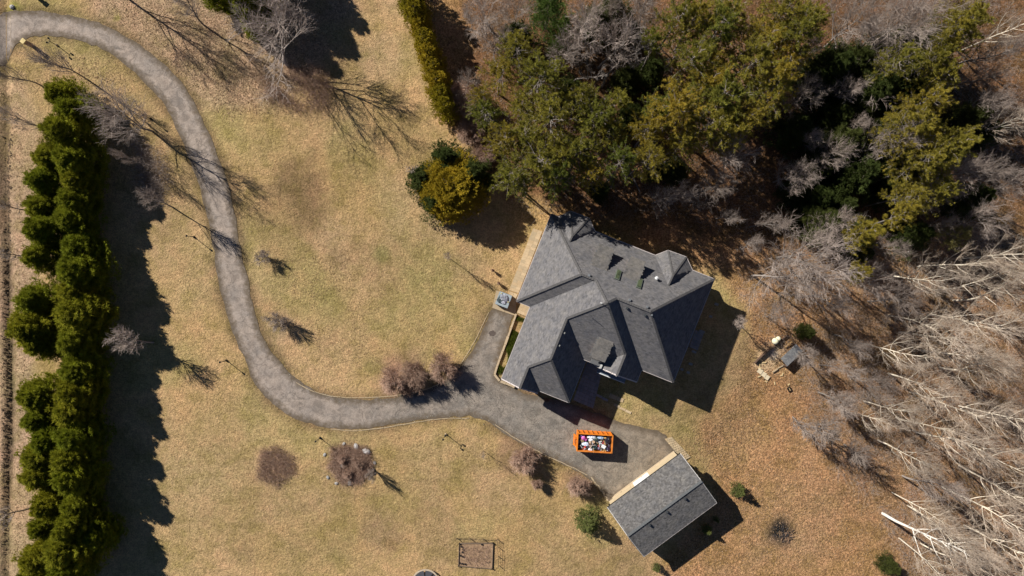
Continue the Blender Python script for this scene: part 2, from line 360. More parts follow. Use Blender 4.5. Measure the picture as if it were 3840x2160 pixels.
def drive_mat():
    m, n, l, b = new_mat("driveway", 0.95, 0.1)
    a = n.new("ShaderNodeAttribute"); a.attribute_name = "edge"
    sep = n.new("ShaderNodeSeparateXYZ"); t = n.new("ShaderNodeTexCoord"); l.new(t.outputs["Object"], sep.inputs[0])
    far = n.new("ShaderNodeMapRange"); far.inputs[1].default_value = -30; far.inputs[2].default_value = 2; l.new(sep.outputs[0], far.inputs[0])
    far2 = n.new("ShaderNodeMapRange"); far2.inputs[1].default_value = 6; far2.inputs[2].default_value = 16; l.new(sep.outputs[0], far2.inputs[0])
    base = mix(n, l, (.325, .272, .232), (.235, .207, .178), far.outputs[0]); base = mix(n, l, base, (.262, .215, .165), far2.outputs[0])
    c = mix(n, l, base, ramp(n, l, noise(n, l, 7, 5, 0.8), [(0.3, 0.72), (0.7, 1.28)]), 1.0, 'MULTIPLY')
    c = mix(n, l, c, ramp(n, l, noise(n, l, 0.45, 5, 0.6), [(0.3, (0.86, 0.88, 0.9)), (0.7, (1.14, 1.1, 1.06))]), 1.0, 'MULTIPLY')
    c = mix(n, l, c, ramp(n, l, noise(n, l, 0.9, 6, 0.7, dist=1.2), [(0.40, .72), (0.52, 1.0), (0.64, 1.12)]), 1.0, 'MULTIPLY')
    vo = n.new('ShaderNodeTexVoronoi'); vo.feature = 'DISTANCE_TO_EDGE'; vo.inputs['Scale'].default_value = .22; t2 = n.new('ShaderNodeTexCoord'); nz = n.new('ShaderNodeTexNoise'); nz.inputs['Scale'].default_value = 1.5; l.new(t2.outputs['Object'], nz.inputs['Vector'])
    ad = n.new('ShaderNodeVectorMath'); ad.operation = 'ADD'; l.new(t2.outputs['Object'], ad.inputs[0]); l.new(nz.outputs['Color'], ad.inputs[1]); l.new(ad.outputs[0], vo.inputs['Vector'])
    c = mix(n, l, (.10, .09, .08), c, ramp(n, l, vo.outputs['Distance'], [(0.0, .45), (0.012, 1)]))
    c = mix(n, l, c, (.50, .46, .42), ramp(n, l, noise(n, l, 2.2, 2, 0.4), [(0.76, 0), (0.80, 0.6)]))
    dirt = n.new("ShaderNodeMath"); dirt.operation = 'ADD'; l.new(a.outputs["Fac"], dirt.inputs[0]); l.new(noise(n, l, 1.7, 5, 0.7), dirt.inputs[1])
    c = mix(n, l, (.155, .12, .085), c, ramp(n, l, dirt.outputs[0], [(0.52, 0), (0.86, 1)]))
    c = mix(n, l, c, ramp(n, l, a.outputs['Fac'], [(0.15, .86), (0.38, 1.05), (0.60, .93), (0.85, 1.05)]), 1.0, 'MULTIPLY')
    l.new(c, b.inputs["Base Color"]); bump(n, l, b, noise(n, l, 9, 4), 0.6, 0.04)
    return m
DM = drive_mat()
sheet("driveway", drive_plan, DM, 0.035, 0.5, 2.6)
stone_m = plain("pale_stone", (.40, .31, .20), 0.9, 0.2, 2.5, isl=0.15)
conc_m = plain("concrete", (.40, .31, .20), 0.9, 0.15, 2.0)

# ------------------------------------------------------------------ the house
U = Vector((-.371, -.929, 0)).normalized(); Vv = Vector((.929, -.371, 0)).normalized()
def hp(u, v, z): return U * u + Vv * v + Vector((0, 0, z))
ZE, M_ = 4.9, 0.75
def mat_shingle(name, c):
    m, n, l, b = new_mat(name, 1.0, 0.04)
    a = n.new("ShaderNodeAttribute"); a.attribute_name = "tone"
    x = mix(n, l, c, a.outputs["Color"], 1.0, 'MULTIPLY')
    x = mix(n, l, x, ramp(n, l, noise(n, l, 1.3, 4, 0.6), [(0.3, (0.76, 0.78, 0.82)), (0.5, (1, 1, 1)), (0.7, (1.16, 1.14, 1.09))]), 1.0, 'MULTIPLY')
    x = mix(n, l, x, ramp(n, l, noise(n, l, 14, 2, 0.6), [(0.3, 0.85), (0.7, 1.15)]), 1.0, 'MULTIPLY')
    l.new(x, b.inputs["Base Color"]); return m
SH_H = mat_shingle("house_shingles", (.158, .151, .152)); SH_B = plain("roof_base", (.12, .12, .122), 0.95, 0.1, 4)
SH_D = mat_shingle("dormer_shingles", (.150, .139, .128)); SH_G = mat_shingle("garage_shingles", (.160, .152, .146))
trim_m = plain("white_trim", (.62, .58, .54), 0.6, 0.06, 2); gut_m = plain("gutter", (.50, .44, .42), 0.5, 0.1, 3)
brick_m = plain("brick_wall", (.36, .25, .19), 0.9, 0.2, 5); soff_m = plain("soffit", (.40, .36, .32), 0.8, 0.05)
glass_m = plain("dark_glass", (.02, .03, .03), 0.08, 0.05, 1, spec=0.6)
black_m = plain("black_metal", (.015, .015, .016), 0.5, 0.1); cap_m = plain("ridge_cap", (.105, .10, .098), 0.95, 0.25, 6)
lead_m = plain("dark_flashing", (.05, .055, .06), 0.5, 0.1); white_m = plain("white_paint", (.75, .75, .74), 0.5, 0.05)
def shingle_part(polys, mat, parent, row=0.16, tab=0.30, seed=1, tones=(0.86, 1.14)):
    """real shingle tabs laid over flat facets (lists of Vectors): one joined part"""
    rn = np.random.RandomState(seed); Vs, Ts = [], []
    for P in polys:
        nrm = Vector((0, 0, 0))
        for i in range(len(P)):
            a, b_ = P[i], P[(i + 1) % len(P)]; nrm += Vector(((a.y - b_.y) * (a.z + b_.z), (a.z - b_.z) * (a.x + b_.x), (a.x - b_.x) * (a.y + b_.y)))
        nrm.normalize()
        if nrm.z < 0: nrm = -nrm
        up = Vector((0, 0, 1)) - nrm * nrm.z
        up = up.normalized() if up.length > 1e-3 else Vector((0, 1, 0)); sd = up.cross(nrm)
        o = min(P, key=lambda p: p.dot(up)); A = [((p - o).dot(sd), (p - o).dot(up)) for p in P]
        h0, h1 = min(a[1] for a in A), max(a[1] for a in A); s0, s1 = min(a[0] for a in A), max(a[0] for a in A)
        rows = int((h1 - h0) / row) + 1; cols = int((s1 - s0) / tab) + 2
        RR, CC = np.meshgrid(np.arange(rows), np.arange(cols), indexing='ij'); RR, CC = RR.ravel(), CC.ravel()
        offr = rn.uniform(0, tab, rows)[RR]; cx = s0 + CC * tab - offr * 0.99; cy = h0 + RR * row
        mx, my = cx + tab * .5, cy + row * .5
        k = in_poly(mx, my, A); k &= in_poly(np.clip(mx, s0, s1), my, A); cx, cy = cx[k], cy[k]; N_ = len(cx)
        x0, x1 = cx + 0.006, cx + tab - 0.006; y0 = cy + rn.uniform(-.012, .012, N_); y1 = cy + row + 0.03
        th = rn.uniform(.007, .013, N_)
        o_, s_, u_, n_ = map(np.array, (o, sd, up, nrm))
        def pt(x, y, z): return o_ + x[:, None] * s_ + y[:, None] * u_ + np.asarray(z)[:, None] * n_
        lo = np.full(N_, 0.002)
        Vs.append(np.stack([pt(x0, y0, lo), pt(x1, y0, lo), pt(x1, y0, th), pt(x0, y0, th), pt(x1, y1, lo), pt(x0, y1, lo)], 1))
        Ts.append(rn.uniform(*tones, N_) * np.where(rn.rand(N_) < 0.18, 0.82, 1.0))
    Vt = np.concatenate(Vs); T = np.concatenate(Ts); N_ = len(Vt); base = (np.arange(N_) * 6)[:, None]
    F = np.concatenate([base + np.array([[0, 1, 2, 3]]), base + np.array([[3, 2, 4, 5]])])
    t = np.repeat(T, 6); col4 = np.stack([t, t, t * 1.0, np.ones_like(t)], 1)
    o = link("shingles", np_mesh("shingles", Vt.reshape(-1, 3), F, mat, {"tone": col4}), parent); o.data.shade_flat(); o['kind'] = 'stuff'; return o

house = empty("house", (0, 0, 0), 0, "large brick house with a dark grey hipped shingle roof beside the orange dumpster's driveway", "house")
A_ = hp(-9.82, 1.08, ZE); B_ = hp(1.25, 1.08, ZE); R1 = hp(-4.285, 6.615, 9.05); C_ = hp(1.25, 2.82, ZE); D_ = hp(-4.285, 8.355, 9.05)
F_ = hp(-2.36, 10.28, 10.495); G_ = hp(.885, 7.035, 8.061); H_ = hp(5.835, 7.035, 8.061); I_ = hp(7.76, 5.11, 6.6175); J_ = hp(10.4, 5.11, 6.6175)
K_ = hp(10.4, 2.82, ZE); N0 = hp(-3.26, 11.18, 9.82); R2 = hp(-3.26, 15.19, 9.82); E_ = hp(-9.82, 21.75, ZE); T_ = hp(3.3, 21.75, ZE)
T2 = hp(3.3, 17.74, ZE); P_ = hp(2.23, 14.87, 7.0525); RP = hp(4.85, 14.87, 7.0525); S5 = hp(4.85, 17.74, ZE); QE = hp(4.65, 12.45, 5.2375)
WPe = hp(4.85, 12.45, 5.2375); S1e = hp(4.65, 10.80, 5.2375); S1b = hp(4.85, 11.25, ZE); L_ = hp(10.05, 11.25, ZE); J2 = hp(10.05, 7.4, ZE); J3 = hp(10.4, 7.4, ZE)
facets = [[A_, B_, R1], [B_, C_, D_, R1], [C_, D_, F_, G_, H_, I_, J_, K_], [A_, R1, D_, F_, N0, R2, E_], [E_, R2, T_], [N0, R2, T_, T2],
          [F_, N0, T2, S5, RP, P_], [F_, P_, QE, S1e, G_], [P_, RP, WPe, QE], [G_, S1e, S1b, L_, H_], [H_, L_, J2, I_], [I_, J2, J3, J_]]
# bays on the north side
bays = []
for (pts, ap, jn) in ([[(-9.82, 2.0), (-10.94, 3.04), (-11.0, 5.36), (-9.82, 6.6)], (-8.09, 4.23), (-7.38, 4.17)],
                      [[(-9.82, 14.25), (-10.92, 15.43), (-11.0, 17.71), (-9.82, 18.95)], (-8.16, 16.6), (-6.9, 16.52)]):
    zj = ZE + M_ * (jn[0] + 9.82); a, j = hp(*ap, zj), hp(*jn, zj); p = [hp(*q, ZE + 0.02) for q in pts]
    bays.append((pts, [[p[0], p[1], a, j], [p[1], p[2], a], [p[2], p[3], a], [p[3], j, a]]))
    # nudge the two side facets flat enough: handled as triangles
bay_f = []
for pts, fs in bays:
    q = fs[0]; bay_f += [[q[0], q[1], q[2]], [q[0], q[2], q[3]], fs[1], fs[2], fs[3]]
def prism_down(polys, name, mat, parent, drop=0.22):
    mb = MB()
    for P in polys:
        lo = [mb.b.verts.new(p - Vector((0, 0, drop))) for p in P]; hi = [mb.b.verts.new(p) for p in P]; n_ = len(P)
        mb.b.faces.new(hi); mb.b.faces.new(lo[::-1])
        for i in range(n_): mb.b.faces.new((lo[i], lo[(i + 1) % n_], hi[(i + 1) % n_], hi[i]))
    return mb.obj(name, mat, parent)
roof = prism_down(facets + bay_f, "roof", SH_B, house)
shingle_part(facets + bay_f, SH_H, roof, seed=4)
# ridge and hip caps: rows of short cap shingles
def caps(parent, lines, mat, w=0.26, step=0.28):
    mb = MB()
    for a, b_ in lines:
        L = (b_ - a).length; k = max(2, int(L / step)); d = (b_ - a) / k
        for i in range(k):
            p = a + d * i; mb.beam(p + Vector((0, 0, .025)), p + d * 1.08 + Vector((0, 0, .05)), w, 0.035)
    o = mb.obj("ridge_caps", mat, parent); o['kind'] = 'stuff'; return o
caps(roof, [(A_, R1), (B_, R1), (R1, D_), (D_, F_), (F_, G_), (G_, H_), (H_, I_), (I_, J_), (H_, L_), (F_, N0), (N0, R2), (R2, E_), (R2, T_), (F_, P_), (P_, RP)], cap_m)
caps(roof, [(fs[1][0], fs[1][2]) for _, fs in bays] + [(fs[1][1], fs[1][2]) for _, fs in bays] + [(fs[0][3], fs[0][2]) for _, fs in bays], cap_m, 0.18)
# gutters and fascia along every eave
def gutter(a, b_, mat=None):
    d = Vector((0, 0, -.07)); MB().beam(a + d, b_ + d, 0.13, 0.13).obj("gutter", mat or gut_m, house)
for a, b_ in [(A_, B_), (B_, C_), (C_, K_), (K_, J_), (J_, J3), (J2, L_), (L_, S1b), (S1e, QE), (WPe, RP), (RP, S5), (S5, T2), (T2, T_), (T_, E_), (A_, bays[0][1][0][0]),
              (bays[0][1][2][1], bays[1][1][0][0]), (bays[1][1][2][1], E_)] + [(fs[i][0], fs[i][1]) for _, fs in bays for i in (0, 1, 2)]:
    gutter(a, b_)
# walls
foot = [(-9.4, 1.5), (.85, 1.5), (.85, 3.25), (9.95, 3.25), (9.95, 6.95), (9.6, 6.95), (9.6, 10.85), (4.4, 10.85), (4.4, 17.3), (2.9, 17.3), (2.9, 21.3), (-9.4, 21.3)]
def wall_obj(name, pts, z0, z1, mat, parent):
    return MB().prism([(hp(u_, v_, 0).x, hp(u_, v_, 0).y) for u_, v_ in pts], z0, z1).obj(name, mat, parent)
wall = wall_obj("wall", foot, -0.6, ZE - 0.2, brick_m, house)
MB().prism([(hp(u_, v_, 0).x, hp(u_, v_, 0).y) for u_, v_ in [(-9.75, 1.15), (1.18, 1.15), (1.18, 2.9), (10.3, 2.9), (10.3, 7.3), (9.98, 7.3), (9.98, 11.18), (4.78, 11.18), (4.78, 17.65), (3.2, 17.65), (3.2, 21.68), (-9.75, 21.68)]], ZE - 0.19, ZE - 0.10).obj("soffit", soff_m, house)
for k, (pts, fs) in enumerate(bays):
    c0 = sum(p[1] for p in pts) / 4
    ins = [(max(p[0] + 0.3, -10.7), c0 + (p[1] - c0) * 0.86) for p in pts]; wall_obj("bay_wall", ins, -0.6, ZE - 0.1, brick_m, house)
# gable wall infill of the two small gables
MB().face([hp(10.35, 3.0, ZE - .1), hp(10.35, 7.2, ZE - .1), hp(10.35, 5.11, 6.4)]).obj("gable", brick_m, house)
MB().face([hp(4.8, 12.5, ZE - .1), hp(4.8, 17.3, ZE - .1), hp(4.8, 14.87, 6.85), hp(4.8, 12.5, 5.0)]).obj("gable", brick_m, house)
# windows and doors on the walls
def window(u_, v_, z, w, h, axis, sgn):
    """axis 'u': wall faces +-u ; 'v': faces +-v"""
    ang = math.atan2(Vv.y, Vv.x) if axis == 'u' else math.atan2(U.y, U.x)
    nrm = (U if axis == 'u' else Vv) * sgn
    c = hp(u_, v_, z); f = MB().box(c + nrm * 0.02, (w + .16, .10, h + .16), ang).obj("window", trim_m, house)
    for s in (-.25, .25):
        d = Vector((math.cos(ang), math.sin(ang), 0)) * w * s * 1.02; MB().box(c + nrm * 0.075 + d, (w * .46, .02, h * .92), ang).obj("pane", glass_m, f)
for v_ in (9.2, 12.6): window(-9.4, v_, 2.6, 1.6, 1.5, 'u', -1)
window(-9.4, 20.2, 2.6, 1.4, 1.5, 'u', -1)
for u_ in (-7.5, -4.5, -1.3): window(u_, 1.5, 2.6, 1.6, 1.5, 'v', -1)
for u_ in (3.0, 6.0): window(u_, 3.25, 2.6, 1.2, 1.3, 'v', -1)
for u_ in (-7.6, -4.2, -.8): window(u_, 21.3, 2.6, 1.8, 1.7, 'v', 1)
for v_ in (12.2, 15.9): window(4.4, v_, 2.6, 1.3, 1.6, 'u', 1)
window(2.9, 19.4, 2.6, 1.5, 1.5, 'u', 1)
door = MB().box(hp(4.43, 14.3, 1.15), (1.0, .08, 2.2), math.atan2(Vv.y, Vv.x)).obj("door", plain("door_paint", (.10, .05, .03), 0.5), house)
MB().ball(hp(4.52, 14.68, 1.1), 0.04, 1).obj("handle", lead_m, door)
for u_ in (5.6, 8.4):
    gd = MB().box(hp(u_, 10.88, 1.25), (2.5, .08, 2.4), math.atan2(U.y, U.x)).obj("garage_door", white_m, house)
# shed dormers
def dormer(u0, u1, v0, v1, zf, zb, side=1):
    """roof slab from the front edge (u0) back to where it dies into the main roof (u1)"""
    r_ = [hp(u0, v0, zf), hp(u0, v1, zf), hp(u1, v1, zb), hp(u1, v0, zb)]
    d = prism_down([r_], "dormer", SH_B, house, 0.12); shingle_part([r_], SH_D, d, seed=int(v0 * 7), tones=(0.95, 1.2))
    s = 1 if u1 > u0 else -1; uf = u0 + s * 0.25; c0 = abs(uf)
    def zmain(u_): return (ZE + M_ * (u_ + 9.82)) if s > 0 else (ZE + M_ * (5.1 - u_))
    for v_ in (v0 + .18, v1 - .18):
        MB().face([hp(uf, v_, zmain(uf) - .1), hp(uf, v_, zf - .08 + (zb - zf) * abs(uf - u0) / abs(u1 - u0)), hp(u1, v_, zb - .1)]).obj("dormer_cheek", brick_m, d)
    f = MB().face([hp(uf, v0 + .18, zmain(uf) - .1), hp(uf, v1 - .18, zmain(uf) - .1), hp(uf, v1 - .18, zf - .05), hp(uf, v0 + .18, zf - .05)]).obj("dormer_front", trim_m, d)
    MB().box(hp(uf - s * .03, (v0 + v1) / 2, zmain(uf) + .55), (abs(v1 - v0) * .55, .05, .6), math.atan2(Vv.y, Vv.x)).obj("pane", glass_m, d)
dormer(-8.45, -5.75, 7.3, 9.2, 7.45, 7.97); dormer(-8.45, -5.85, 11.2, 13.1, 7.45, 7.90); dormer(4.0, 1.45, 11.15, 13.05, 7.15, 7.64)
# small box roof by the front dormer
MB().box(hp(4.45, 12.3, 5.75), (1.2, .5, .5), math.atan2(Vv.y, Vv.x)).obj("cricket", SH_B, roof)
MB().box(hp(4.62, 12.98, 5.75), (.22, .5, .7), math.atan2(Vv.y, Vv.x)).obj("flue_box", plain("pale_metal", (.5, .5, .47), 0.5), roof)
# skylights in the north slope
def rp_n(u_, v_, off=0): return hp(u_, v_, ZE + M_ * (u_ + 9.82)) + (Vector((0, 0, 1)) - U * 0.75).normalized() * off
green_m = plain("skylight_frame", (.12, .14, .11), 0.6)
sky_glass, n, l, b = new_mat("skylight_glass", 0.15, 0.5); l.new(ramp(n, l, noise(n, l, 0.9, 2), [(0.45, (.015, .025, .018)), (0.6, (.09, .11, .06))]), b.inputs["Base Color"])
for v0 in (10.6, 13.22):
    c = rp_n(-5.8, v0, 0.08); nn_ = (Vector((0, 0, 1)) - U * 0.75).normalized(); a = rp_n(-6.36, v0, .1); b2 = rp_n(-5.22, v0, .1)
    s = MB().beam(a, b2, .56, .14, nn_).obj("skylight", green_m, roof)
    MB().beam(a * .93 + b2 * .07 + nn_ * .08, a * .07 + b2 * .93 + nn_ * .08, .40, .03, nn_).obj("pane", sky_glass, s)
# vents
def vent(p, mat=None, s=.26, h=.26):
    MB().box(p + Vector((0, 0, h / 2)), (s, s, h), math.atan2(U.y, U.x), bev=0.03).obj("roof_vent", mat or lead_m, roof)
for u_, v_ in [(-4.5, 7.5), (-2.75, 10.35), (-3.6, 12.61), (-3.6, 14.71)]: vent(hp(u_, v_, ZE + M_ * (min(u_, -3.4) + 9.82)), plain("vent_grey", (.16, .17, .18), 0.6))
for u_, v_ in [(-2.67, 12.71), (-2.67, 14.86)]: vent(hp(u_, v_, ZE + M_ * (3.3 - u_)))
vent(hp(-2.95, 15.5, ZE + M_ * 6.25), plain("vent_grey", (.16, .17, .18), .6), .2)
for u_, v_ in [(2.54, 7.42), (4.07, 7.42)]: vent(hp(u_, v_, ZE + M_ * (11.25 - v_)), plain("dull_metal", (.28, .28, .26), .6), .2, .2)
pp = hp(-7.18, 14.92, 6.88)
MB().cyl(pp, pp + Vector((0, 0, .55)), .13, .13, 12).cyl(pp + Vector((0, 0, .55)), pp + Vector((0, 0, .62)), .2, .05, 12).obj("flue_pipe", white_m, roof)
fp = hp(-2.1, 9.7, 9.9)
MB().cyl(fp, fp + Vector((0, 0, 1.1)), .05, .05, 8).obj("vent_pipe", white_m, roof)
tp = hp(-.2, 9.6, 8.8)
MB().cyl(tp, tp + Vector((0, 0, .9)), .035, .035, 6).obj("antenna", black_m, roof)
MB().beam(hp(-1.9, 6.0, ZE + M_ * 3.1), hp(-2.2, 8.0, ZE + M_ * 5.0), .08, .06).obj("flashing", trim_m, roof)
# glazed porch canopy below the small gable
MB().box(hp(5.25, 15.0, 3.2), (3.6, .75, .08), math.atan2(Vv.y, Vv.x)).obj("canopy", plain("canopy", (.18, .22, .26), 0.3), house)
MB().box(hp(5.62, 15.0, 3.22), (3.6, .08, .16), math.atan2(Vv.y, Vv.x)).obj("canopy_rail", white_m, house)

# ------------------------------------------------------------------ detached garage
gar = empty("garage", (0, 0, 0), 0, "detached garage with a low gabled grey shingle roof and cream doors, beside the driveway's end", "garage")
ga, gb = Vector((11.50, -26.44, 3.1)), Vector((20.29, -19.95, 3.1)); ax = (gb - ga).normalized(); ay = Vector((ax.y, -ax.x, 0))
WG, LG = 7.36, (gb - ga).length
def gp(s, t, z): return ga + ax * s + ay * t + Vector((0, 0, z - 3.1))
g_e, g_r = 3.1, 4.35; sl_ = (g_r - g_e) / (WG / 2)
gf1 = [gp(0, 0, g_e), gp(LG, 0, g_e), gp(LG, WG / 2, g_r), gp(0, WG / 2, g_r)]; gf2 = [gp(0, WG, g_e), gp(LG, WG, g_e), gp(LG, WG / 2, g_r), gp(0, WG / 2, g_r)]
gr = prism_down([gf1, gf2], "roof", SH_B, gar, 0.2)
shingle_part([gf1, gf2], SH_G, gr, row=0.15, tab=0.23, seed=9, tones=(0.68, 1.22)); caps(gr, [(gf1[3], gf1[2])], plain("grey_cap", (.15, .155, .155), 0.95, 0.15, 6), 0.3, 0.3)
for a, b_ in [(gp(0, 0, g_e), gp(LG, 0, g_e)), (gp(0, WG, g_e), gp(LG, WG, g_e))]:
    MB().beam(a - Vector((0, 0, .07)), b_ - Vector((0, 0, .07)), .12, .12).obj("gutter", gut_m if a == gp(0, WG, g_e) else black_m, gar)
for s in (0, LG):
    for t in (0, WG): MB().beam(gp(s, t, g_e - .09), gp(s, WG / 2, g_r - .09), .05, .2).obj("fascia", trim_m, gar)
cream = plain("cream_wall", (.50, .40, .26), 0.85, 0.08, 2)
def gpl(pts): return [(gp(s, t, 0).x, gp(s, t, 0).y) for s, t in pts]
mb = MB(); mb.prism(gpl([(.35, .55), (LG - .35, .38), (LG - .35, WG - .3), (.35, WG - .3)]), -1.4, 3.0); gw_ = mb.obj("wall", cream, gar)
for s in (.36, LG - .36): MB().face([gp(s, .4, 3.0), gp(s, WG - .4, 3.0), gp(s, WG / 2, 4.15)]).obj("gable", cream, gar)
gang = math.atan2(ax.y, ax.x)
for k, (s, w_) in enumerate([(2.3, 2.7), (5.45, 2.7), (8.7, 2.7)]):
    d = empty("garage_door", gp(s, .48, 0), gang); d.parent = gar
    for i in range(4): link("panel", MB().box((0, 0, .3 + i * .58), (w_, .06, .55), bev=0.012).me("panel", white_m if k == 1 else cream), d)
    link("handle", MB().box((0, .05, .25), (.2, .03, .03)).me("handle", black_m), d)
MB().beam(gp(0.3, .38, .0), gp(LG - .3, .38, .0), .2, .08).obj("apron", plain("garage_apron", (.50, .40, .28), 0.9, 0.1, 3), gar)
for s in (2.9, 5.5, 8.2):
    for t in [WG / 2 + .55]:
        p = gp(s * LG / 11, t, g_r - sl_ * .55); MB().box(p + Vector((0, 0, .13)), (.26, .26, .26), gang, bev=.03).obj("roof_vent", lead_m, gr)
for s in (.3, LG - .3):
    MB().box(gp(s, .22, 2.0), (.14, .2, .24), gang).obj("wall_lamp", black_m, gar)

# ------------------------------------------------------------------ paved places
def slab_from(name, pts, mat, z0=.0, z1=.12, q=1.0, label=None, cat=None, kind='structure'):
    p = plan(pts, q); zs = [float(G(*a)) for a in p]; m_ = max(zs)
    o = MB().prism(p, min(zs) - .2, m_ + z1).obj(name, mat); o['kind'] = kind
    return o
# concrete pad under the hot tub and landing beside the house
def tiles(name, quad, nx, ny, mats, z, th=.08, gap=.02, piece="paver", jit=.006, stag=False, seed=2):
    """nx x ny separate pavers inside a quad of photo pixels, children of one paved surface"""
    rn = random.Random(seed); q = [Vector(p).to_3d() for p in plan(quad, 1.0)]
    root = empty(name, (0, 0, 0)); root['kind'] = 'structure'
    def bil(s, t): return (q[0] * (1 - s) + q[1] * s) * (1 - t) + (q[3] * (1 - s) + q[2] * s) * t
    cx = (q[1] - q[0]).length / nx; cy = (q[3] - q[0]).length / ny
    for j in range(ny):
        edges = [0.0] + [min(1, max(0, (i + (0.5 if stag and j % 2 else 0) + rn.uniform(-.1, .1)) / nx)) for i in range(1, nx)] + [1.0]
        for i in range(nx):
            gs, gt = gap / (cx * nx), gap / (cy * ny); s0, s1, t0, t1 = edges[i] + gs / 2, edges[i + 1] - gs / 2, j / ny + gt / 2, (j + 1) / ny - gt / 2
            if s1 - s0 < .01: continue
            P = [bil(s0, t0), bil(s1, t0), bil(s1, t1), bil(s0, t1)]
            zz = float(G(P[0].x, P[0].y)) + z + rn.uniform(-jit, jit)
            MB().prism([(p.x, p.y) for p in P], zz - th, zz).obj(piece, rn.choice(mats), root)
    return root
pav = [plain("paver_tan", (.47, .35, .21), .9, .15, 4), plain("paver_sand", (.52, .40, .25), .9, .15, 4), plain("paver_buff", (.42, .33, .21), .9, .15, 4)]
dkp = [plain("paver_grey", (.30, .28, .27), .9, .15, 4), plain("paver_slate", (.25, .24, .235), .9, .15, 4)]
tiles("garage_path", [(2492, 1646), (2520, 1639), (2595, 1718), (2566, 1733)], 4, 12, pav, .07, stag=True)
tiles("side_path", [(1999, 856), (2034, 868), (1945, 1100), (1909, 1088)], 2, 22, pav, .05, gap=.008, jit=.002)
tiles("landing", [(1953, 1138), (1990, 1153), (1975, 1187), (1938, 1172)], 3, 3, pav, .12, gap=.012, jit=.003)
tiles("hot_tub_pad", [(1861, 1088), (1936, 1118), (1934, 1185), (1845, 1155)], 2, 2, [conc_m], .10, gap=.03)
tiles("walkway", [(1912, 1092), (1942, 1104), (1934, 1120), (1904, 1108)], 2, 1, pav, .06)
tiles("patio", [(2203, 1352), (2262, 1376), (2224, 1532), (2150, 1500)], 6, 12, dkp, .08, gap=.02)
tiles("terrace", [(2605, 1236), (2637, 1250), (2614, 1314), (2582, 1300)], 4, 6, dkp, .25)
# garden wall along the west planter
def stones_line(name, pts, mat, w=.22, h=.2, L=.7, q=1.0, label=None, cat="edging", piece="stone", jit=.04, seed=1, sm=1, group=None):
    rn = random.Random(seed); root = empty(name, (0, 0, 0), 0, label, cat, group); p = smooth_line(plan(pts, q), it=sm)
    seq = [Vector((a[0], a[1], 0)) for a in p]; acc, cur = 0.0, seq[0].copy(); i = 0; out = [seq[0].copy()]
    for a, b_ in zip(seq, seq[1:]):
        d = (b_ - a).length; t = L - acc
        while t < d:
            out.append(a.lerp(b_, t / d)); t += L * rn.uniform(.8, 1.2)
        acc = d - (t - L)
    out.append(seq[-1].copy())
    for a, b_ in zip(out, out[1:]):
        if (b_ - a).length < .12: continue
        d = (b_ - a).normalized(); nrm = Vector((-d.y, d.x, 0)); o = nrm * rn.uniform(-jit, jit)
        a2, b2 = a + d * .015 + o, b_ - d * .015 + o * .3; z = float(G((a.x + b_.x) / 2, (a.y + b_.y) / 2)); hh = h * rn.uniform(.85, 1.15)
        a2.z = b2.z = z + hh / 2 - .03
        MB().beam(a2, b2, w * rn.uniform(.8, 1.15), hh).obj(piece, mat, root)
    return root
stones_line("garden_wall", [(1936, 1176), (1892, 1298), (1870, 1355), (1854, 1404), (1855, 1412), (1868, 1426), (1930, 1450)], plain("wall_cap", (.45, .35, .23), .9, .15, 3), .26, .38, 1.0,
            label="low tan block wall around the grassy strip on the west side of the house", cat="garden wall", piece="block", jit=.01)
for k, (pts, lab) in enumerate([
    ([(745, 962), (775, 980), (810, 992), (850, 1000), (930, 1001), (1000, 995), (1060, 984), (1110, 965), (1140, 938)], "thin pale stone edging on the inside of the driveway's lower bend"),
    ([(1158, 916), (1178, 888), (1198, 852), (1213, 818), (1230, 785)], "thin pale stone edging between the lawn and the short drive up to the hot tub"),
    ([(832, 1078), (890, 1085), (960, 1077), (1040, 1063), (1110, 1052), (1180, 1052)], "thin pale stone edging on the lawn side below the driveway's lower bend"),
    ([(1245, 1068), (1300, 1105), (1370, 1145), (1440, 1175), (1478, 1195)], "pale edging between the dumpster's yard and the brown shrubs"),
    ([(1486, 1200), (1500, 1218), (1512, 1232), (1522, 1245), (1529, 1260)], "crooked run of loose tan stones leading to the garage's left corner")]):
    stones_line("stone_edging", pts, stone_m, .085 if k < 4 else .2, .08, .8 if k < 4 else .5, Q, lab, "edging", "stone", .05 if k < 4 else .1, k, group="stone edging along the driveway")
stones_line("stepping_stones", [(2338, 1502), (2298, 1488), (2285, 1482)], pav[0], .5, .12, .9, 1.0, None, None)
bpy.data.objects["stepping_stones"]['kind'] = 'structure'
for i, (px, py) in enumerate([(2247, 1485), (2269, 1497), (2313, 1521), (2334, 1533), (2356, 1544)]):
    p = at(px, py, .05); MB().box(p, (.78, .3, .12), R(-24), bev=.01).obj("slab", pav[i % 3] if i > 1 else dkp[0], bpy.data.objects["stepping_stones"])
# rocks and slabs beside the east wall
rock_m = plain("rock", (.34, .33, .31), .95, .25, 3)
for i, (px, py, s, lab) in enumerate([(2687, 1141, .5, "pale slab lying highest along the shaded east wall"), (2665, 1187, .4, "flat grey stone second from the top along the shaded east wall"),
                                      (2632, 1243, .75, "long pale slab above the small terrace by the east wall"), (2603, 1319, .6, "pale slab below the small terrace by the east wall"),
                                      (2590, 1365, .5, "broken brownish stone in the shade below the terrace"), (2557, 1385, .4, "small round grey stone by the lower east wall"), (2581, 1397, .4, "lowest grey stone along the east wall")]):
    p = at(px, py, .06); tag(MB().box(p, (s, .3, .14), R(-20), bev=.03).obj("flat_stone", rock_m), lab, "stone", "stones along the east wall")

